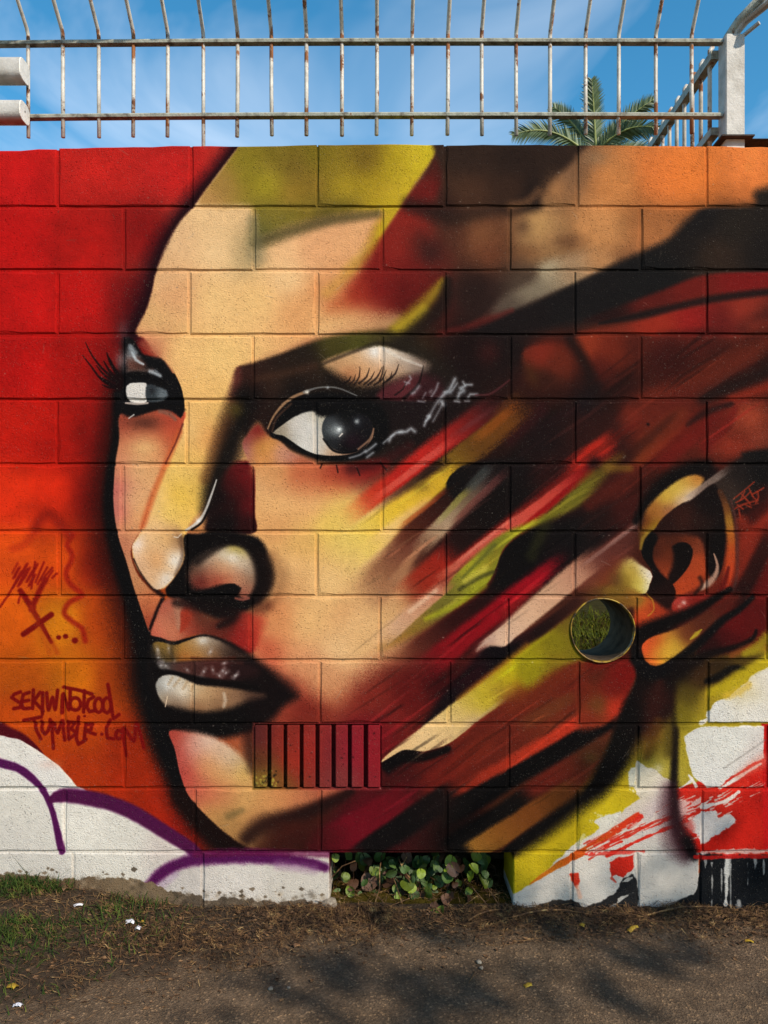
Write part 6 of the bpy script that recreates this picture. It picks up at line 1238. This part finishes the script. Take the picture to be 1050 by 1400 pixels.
# standout leaves with light and shade in their colours, then the mass behind
FRONT = [(474, 1168, 9, 'd', .10), (489, 1170, 8, 'd', .12), (500, 1176, 9, 'd', .12), (473, 1199, 7, 'g', .08), (482, 1208, 10, 'r', .06), (480, 1218, 8, 'g', .05), (504, 1206, 12, 'r', .09), (512, 1190, 7, 'g', .08), (532, 1206, 10, 'r', .07), (538, 1196, 6, 'r', .06), (557, 1210, 10, 'g', .04), (563, 1214, 7, 'g', .045),
         (585, 1222, 9, 'g', .03), (578, 1226, 8, 'r', .045), (596, 1164, 8, 'd', .12), (604, 1171, 7, 'r', .09), (617, 1178, 9, 'g', .08), (620, 1188, 10, 'r', .05), (630, 1188, 7, 'r', .05), (636, 1178, 6, 'd', .09), (647, 1188, 8, 'g', .05), (651, 1171, 7, 'g', .09), (659, 1173, 9, 'd', .09), (644, 1198, 7, 'g', .055), (659, 1206, 10, 'g', .03), (668, 1207, 7, 'd', .05), (622, 1209, 5, 'r', .05),
         (641, 1218, 6, 'g', .04), (642, 1227, 6, 'r', .03), (609, 1230, 8, 'r', .02), (616, 1226, 7, 'r', .025), (594, 1240, 7, 'r', .0), (603, 1248, 10, 'g', -.03), (593, 1254, 10, 'g', -.035), (606, 1258, 8, 'g', -.04), (620, 1250, 7, 'r', -.01), (530, 1180, 8, 'd', .1), (520, 1172, 9, 'd', .12), (545, 1185, 8, 'd', .1), (569, 1196, 8, 'd', .09), (572, 1180, 9, 'd', .12), (556, 1172, 8, 'r', .12), (462, 1222, 8, 'd', .08), (496, 1226, 9, 'd', .07), (512, 1224, 8, 'd', .07), (540, 1228, 8, 'd', .06), (600, 1205, 8, 'd', .09), (590, 1190, 7, 'd', .1)]
leaves = list(FRONT)
lr = random.Random(3)
for k in range(190):
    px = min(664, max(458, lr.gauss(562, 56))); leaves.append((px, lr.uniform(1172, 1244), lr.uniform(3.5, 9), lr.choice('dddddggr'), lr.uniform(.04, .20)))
stems = MB()
for (px, py, r_, c, dy) in leaves:
    y = dy; p = Vector((fx(px, y), y, fz(py, y)))
    rot = (math.radians(lr.uniform(20, 88)), math.radians(lr.uniform(-35, 35)), math.radians(lr.uniform(-70, 70)))
    o = link("leaf", lr.choice(LEAF[c]), creeper, p - cl0, rot); k = r_ * 1.02 * U * (D + y) / D; o.scale = (k * lr.uniform(.85, 1.1), k, k)
    b = Vector((p.x + lr.uniform(-.05, .05), min(.2, y + lr.uniform(.02, .06)), -.005))
    stems.tube([tuple(b - cl0), tuple((b + p) / 2 - cl0 + Vector((lr.uniform(-.02, .02), .01, .01))), tuple(p - cl0 + Vector((0, .002, 0)))], [.0014, .0012, .0009], 4, cap=False)
link("stem", stems.me("stem", M_LEAFR), creeper)
# trailing runners in the mouth of the gap
RUN = [[(455, 1198, .06), (468, 1184, .05), (486, 1177, .05)], [(522, 1170, .09), (519, 1190, .03), (519, 1215, .0), (512, 1236, -.01), (503, 1244, -.02)], [(502, 1240, -.02), (530, 1240, -.01), (560, 1228, .01)], [(645, 1212, .02), (665, 1236, -.01), (690, 1252, -.04), (708, 1260, -.06)], [(667, 1214, .02), (680, 1234, -.01), (700, 1250, -.03), (722, 1262, -.06)], [(652, 1225, .02), (634, 1238, .0), (622, 1246, -.02), (625, 1260, -.03)], [(512, 1222, .02), (525, 1234, 0), (545, 1246, -.02)], [(545, 1174, .08), (552, 1190, .05), (560, 1200, .05)], [(538, 1200, .05), (545, 1220, .03), (550, 1236, .0)], [(556, 1172, .08), (548, 1186, .06), (556, 1196, .05)]]
for q in RUN:
    me = MB().tube([(fx(a, y), y, fz(b, y)) for a, b, y in q], .0016, 5).me("runner", M_STRAW); me.transform(Matrix.Translation(-cl0)); link("runner", me, creeper)
# dark earth behind the gap, its overhang added to shut out skylight
V = []; F = []
nx_, ny_ = 20, 7
for j in range(ny_):
    for i in range(nx_):
        x = wx(360) + (wx(790) - wx(360)) * i / (nx_ - 1); t = j / (ny_ - 1)
        V.append((x, .33 - .135 * t ** 2 + .02 * (1 - t) * mnoise.noise((x * 9, t * 4, 0)), -.02 + .34 * t))
for j in range(ny_ - 1):
    for i in range(nx_ - 1): F.append((j * nx_ + i, j * nx_ + i + 1, (j + 1) * nx_ + i + 1, (j + 1) * nx_ + i))
link("earth_light_block", mesh("earth_light_block", V, F, M_SOIL, True), kind='structure')

# ---------------------------------------------------------------------------
# GRASS, STRAW, LITTER
# ---------------------------------------------------------------------------
def scatter_grass(name, spots, mat, h, w, lie, seed):
    rg = random.Random(seed); q = MB()
    for (x, y) in spots:
        z = gh(x, y) if y < .03 else bh(x, y); a = rg.uniform(0, 6.28); hh = h * rg.uniform(.5, 1.35); d = Vector((math.cos(a), math.sin(a), 0))
        l_ = lie * rg.uniform(.5, 1.3); s_ = Vector((-d.y, d.x, rg.uniform(-.4, .4))).normalized()
        p0 = Vector((x, y, z - .002))
        p1 = p0 + d * hh * l_ * .35 + Vector((0, 0, hh * (1.15 - .6 * min(1, l_)) * .55)); p2 = p1 + d * hh * l_ * .5 + Vector((0, 0, hh * (.5 - .45 * min(1.1, l_))))
        q.blade([p0, p1, p2], w * rg.uniform(.7, 1.3), s_, w * .15)
    return q.me(name, mat)
gr = random.Random(21)
def edge(x): return .50 - .34 * smooth01(-1.1, .15, x)          # reach of the dirt in front of the wall
sp = []
while len(sp) < 6500:
    x = gr.uniform(-1.7, -.2); y = -abs(gr.gauss(0, .30))
    if y < -.75: continue
    px_r = -1.04 + .42 * (gr.random() ** 3) + .55 * (y + .25)
    if x > px_r: continue
    if mnoise.noise((x * 5, y * 5, 14)) > .38: continue
    sp.append((x, min(-.012, y)))
link("grass", scatter_grass("grass", sp, M_GRASS, .046, .0034, .95, 2), kind='stuff')
sp = [(gr.uniform(-.9, 2.4), gr.uniform(.9, 3.8)) for _ in range(9000)]
link("grass", scatter_grass("grass", sp, M_LOT, .10, .008, 1.05, 6), kind='stuff')
# straw: thin bent stalks lying on the dirt
q = MB(); n_ = 0
for _ in range(700):
    x = gr.uniform(wx(455), wx(697)); y = gr.uniform(.0, .26); z = .026; a = gr.uniform(0, 6.28); L_ = gr.uniform(.015, .07); d = Vector((math.cos(a), math.sin(a), 0)); bend = gr.uniform(-.4, .4) * L_
    pts = []
    for t in (0, .33, .66, 1):
        v = Vector((x, y, z)) + d * L_ * (t - .5) + Vector((-d.y, d.x, 0)) * bend * 4 * t * (1 - t); v.x = min(wx(698), max(wx(453), v.x)); v.z += gr.uniform(0, .014); pts.append(v)
    q.blade(pts, gr.uniform(.001, .0026), Vector((-d.y, d.x, .5)).normalized(), .0007)
while n_ < 8500:
    x = gr.uniform(-1.5, 1.6); e_ = edge(x); y = -abs(gr.gauss(0, e_ * .52)) - .004
    if y < -e_ * 1.25: continue
    dens = .55 + .8 * mnoise.noise((x * 4, y * 6, 9))
    if x < -.85: dens *= .45
    if x > .2: dens *= .6
    if gr.random() > dens: continue
    n_ += 1
    a = gr.gauss(0, 1.0) + (math.pi if gr.random() < .5 else 0); L_ = gr.uniform(.012, .05) if gr.random() < .9 else gr.uniform(.06, .16)
    d = Vector((math.cos(a), math.sin(a) * .8, 0)); s_ = Vector((-d.y, d.x, .5)).normalized(); bend = gr.uniform(-.5, .5) * L_
    pts = []
    for t in (0, .33, .66, 1):
        p = Vector((x, y, 0)) + d * L_ * (t - .5) + Vector((-d.y, d.x, 0)) * bend * (4 * t * (1 - t))
        p.y = min(p.y, -.004)
        p.z = gh(p.x, p.y) + gr.uniform(.001, .010) + (.012 if gr.random() < .12 else 0); pts.append(p)
    q.blade(pts, gr.uniform(.0009, .0024), s_, .0007)
link("straw", q.me("straw", M_STRAW), kind='stuff')
# crumbs of bark, chaff and brown leaf scraps
q = MB()
for _ in range(3500):
    x = gr.uniform(-1.5, 1.6); e_ = edge(x); y = -abs(gr.gauss(0, e_ * .6)) - .006
    if y < -.9: continue
    z = gh(x, y) + .002; a = gr.uniform(0, 6.28); r_ = gr.uniform(.003, .011)
    b = len(q.v); up_ = gr.uniform(.001, .006)
    q.v += [(x + r_ * math.cos(a), y + r_ * math.sin(a), z), (x + r_ * .5 * math.cos(a + 1.7), min(-.003, y + r_ * .5 * math.sin(a + 1.7)), z + up_), (x - r_ * math.cos(a), min(-.003, y - r_ * math.sin(a)), z + up_ * .4), (x + r_ * .5 * math.cos(a - 1.5), y + r_ * .5 * math.sin(a - 1.5), z + .001)]
    q.f.append((b, b + 1, b + 2, b + 3))
link("leaf_litter", q.me("leaf_litter", M_LEAFB), kind='stuff')

def gp(px, py):
    """the spot on the ground seen at a wall unit below the wall"""
    d = D * wz(CZ) / ((py - CZ) * U)
    return ((px - CX) * U * d / D, d - D)
# tall tuft by the wall on the left
tuft = thing("grass_tuft", "tall green grass blades leaning against the white wall base at left", "grass tuft", (wx(55), -.03, .06))
for (dx, dz, lx, w_) in ((0, .13, -.075, .006), (.012, .09, -.05, .005), (.02, .07, .03, .004), (-.03, .075, .05, .004), (.03, .10, .10, .003), (.06, .055, .06, .004), (.09, .05, -.05, .004), (-.05, .06, -.03, .005)):
    q = MB().blade([(dx, 0, -.03), (dx + lx * .35, -.006, dz * .55), (dx + lx, -.004, dz)], w_, (1, -.4, .2), .0008); link("blade", q.me("blade", M_GRASS), tuft)
tuft = thing("grass_tuft", "dry bent stalks sprouting against the white wall base left of the purple arc", "grass tuft", (wx(98), -.03, .05))
for (dx, dz, lx, w_) in ((0, .07, -.09, .0024), (.02, .09, .05, .0022), (.03, .075, -.06, .002), (.05, .05, .09, .0024), (-.02, .06, -.14, .002), (.07, .04, .06, .003)):
    q = MB().blade([(dx, 0, -.02), (dx + lx * .5, -.008, dz), (dx + lx, -.012, dz * .75)], w_, (.5, -.4, .6), .0006); link("stalk", q.me("stalk", M_STRAW), tuft)

def scrap(seed, lx, ly, hgt):
    rg = random.Random(seed); nx, ny = 5, 4; V = []; F = []
    for j in range(ny):
        for i in range(nx):
            u, v = i / (nx - 1) - .5, j / (ny - 1) - .5
            V.append((u * lx * (1 - .3 * abs(v)) + rg.uniform(-.08, .08) * lx, v * ly + rg.uniform(-.08, .08) * ly, hgt * (1 - 2.4 * (u * u + v * v)) + rg.uniform(0, .5) * hgt))
    for j in range(ny - 1):
        for i in range(nx - 1): F.append((j * nx + i, j * nx + i + 1, (j + 1) * nx + i + 1, (j + 1) * nx + i))
    V += [(x, y, z - .0012) for x, y, z in V]; m0 = nx * ny
    F += [tuple(reversed([k + m0 for k in f])) for f in F[:]]
    return V, F
for i, (px, py, lx, ly, hg, mat, nm, lab, cat) in enumerate([
        (107, 1263, .034, .018, .006, M_PAPER, "litter", "crumpled white scrap of paper in the grass at left", "litter"),
        (178, 1272, .030, .022, .008, M_PAPER, "litter", "larger piece of torn white scrap beside the dry straw", "litter"),
        (189, 1277, .022, .018, .008, M_PAPER, "litter", "smaller torn white scrap touching the bigger one on the straw", "litter"),
        (25, 1378, .030, .014, .008, M_PAPER, "litter", "white scrap at the lower left edge of the grass", "litter"),
        (18, 1352, .036, .026, .010, M_LEAFY, "dead_leaf", "bright yellow fallen leaf in the grass at lower left", "leaf"),
        (348, 1322, .036, .022, .014, M_LEAFB, "dead_leaf", "curled tan leaf at the edge of the straw on the path", "leaf"),
        (405, 1297, .026, .016, .008, M_LEAFB, "dead_leaf", "pale brown leaf scrap on the straw below the gap", "leaf"),
        (722, 1348, .028, .016, .006, M_LEAFY, "dead_leaf", "orange yellow leaf alone on the asphalt", "leaf"),
        (578, 1326, .020, .012, .006, M_LEAFB, "dead_leaf", "small dark brown leaf on the asphalt left of the pale pebble", "leaf"),
        (865, 1276, .046, .020, .010, M_LEAFY, "dead_leaf", "long yellow leaf in the straw under the white roller paint", "leaf"),
        (796, 1268, .024, .018, .008, M_LEAFY, "dead_leaf", "small yellow leaf in the straw right of the creeper", "leaf"),
        (1024, 1290, .030, .014, .006, M_LEAFY, "dead_leaf", "narrow yellow leaf at the right edge of the straw", "leaf"),
        (195, 1271, .016, .014, .008, M_LEAFY, "dead_leaf", "tiny yellow green leaf behind the torn white scraps", "leaf"),
        (107, 1226, .040, .030, .018, M_LEAFB, "dead_leaf", "folded tan leaf against the bare wall base at left", "leaf"),
        (470, 1256, .032, .016, .008, M_LEAFB, "dead_leaf", "light brown husk lying in the mouth of the gap", "leaf")]):
    x, y = gp(px, py); y = min(y, -.02)
    V, F = scrap(40 + i, lx * .8, ly * .8, hg * .75); link(nm, mesh(nm, V, F, mat, True), None, (x, y, gh(x, y) + .004), (rnd.uniform(-.3, .1), rnd.uniform(-.2, .2), rnd.uniform(-.6, .6)), label=lab, category=cat)
def pebble(seed, r_):
    bm = bmesh.new(); bmesh.ops.create_icosphere(bm, subdivisions=2, radius=r_)
    for v in bm.verts: v.co *= 1 + .35 * mnoise.noise(v.co / r_ * 1.1 + Vector((seed, 0, 0))); v.co.z *= .65
    me = bpy.data.meshes.new("pebble"); bm.to_mesh(me); bm.free(); me.materials.append(M_STONE)
    me.polygons.foreach_set('use_smooth', [True] * len(me.polygons)); return me
for i, (px, py, r_, lab) in enumerate([(655, 1318, .008, "pale pebble on the asphalt beside a twig"), (452, 1238, .026, "brown round stone at the left corner of the gap"), (658, 1325, .006, "tan pebble touching the pale pebble on the asphalt"), (370, 1354, .007, "small grey pebble on the asphalt lower centre left"), (395, 1352, .005, "tiny pale pebble lower centre left of the path")]):
    x, y = gp(px, py); y = min(y, -.03) if i != 1 else .0
    link("pebble", pebble(i, r_), None, (x, y, gh(x, min(y, 0)) + r_ * .4), (0, 0, i), label=lab, category="pebble")
x, y = gp(650, 1335)
tw = MB().tube([(-.02, -.03, .003), (-.004, 0, .006), (.0, .02, .004)], .0012, 5).tube([(-.004, 0, .006), (.03, .02, .010), (.055, .015, .004)], .001, 5)
link("twig", tw.me("twig", M_STRAW), None, (x, y, gh(x, y)), None, label="thin forked twig lying on the asphalt by the pale pebble", category="twig")
for i, (a, b, lab) in enumerate([((700, 1262), (800, 1256), "long pale stick along the wall foot right of the gap"), ((640, 1268), (690, 1250), "pale stalk leaning out of the gap at its right corner"), ((880, 1262), (985, 1246), "long thin stick lying under the white roller paint")]):
    p, q_ = gp(*a), gp(*b); pts = [(p[0] + (q_[0] - p[0]) * t, min(-.008, p[1] + (q_[1] - p[1]) * t) + .012 * math.sin(3 * t + i), gh(p[0] + (q_[0] - p[0]) * t, -.05) + .008 + .01 * math.sin(3.1 * t)) for t in (0, .25, .5, .75, 1)]
    o = Vector(pts[0]); link("stick", MB().tube([tuple(Vector(v) - o) for v in pts], [.0028, .0026, .0024, .002, .0012], 6).me("stick", M_STRAW), None, o, None, label=lab, category="stick")
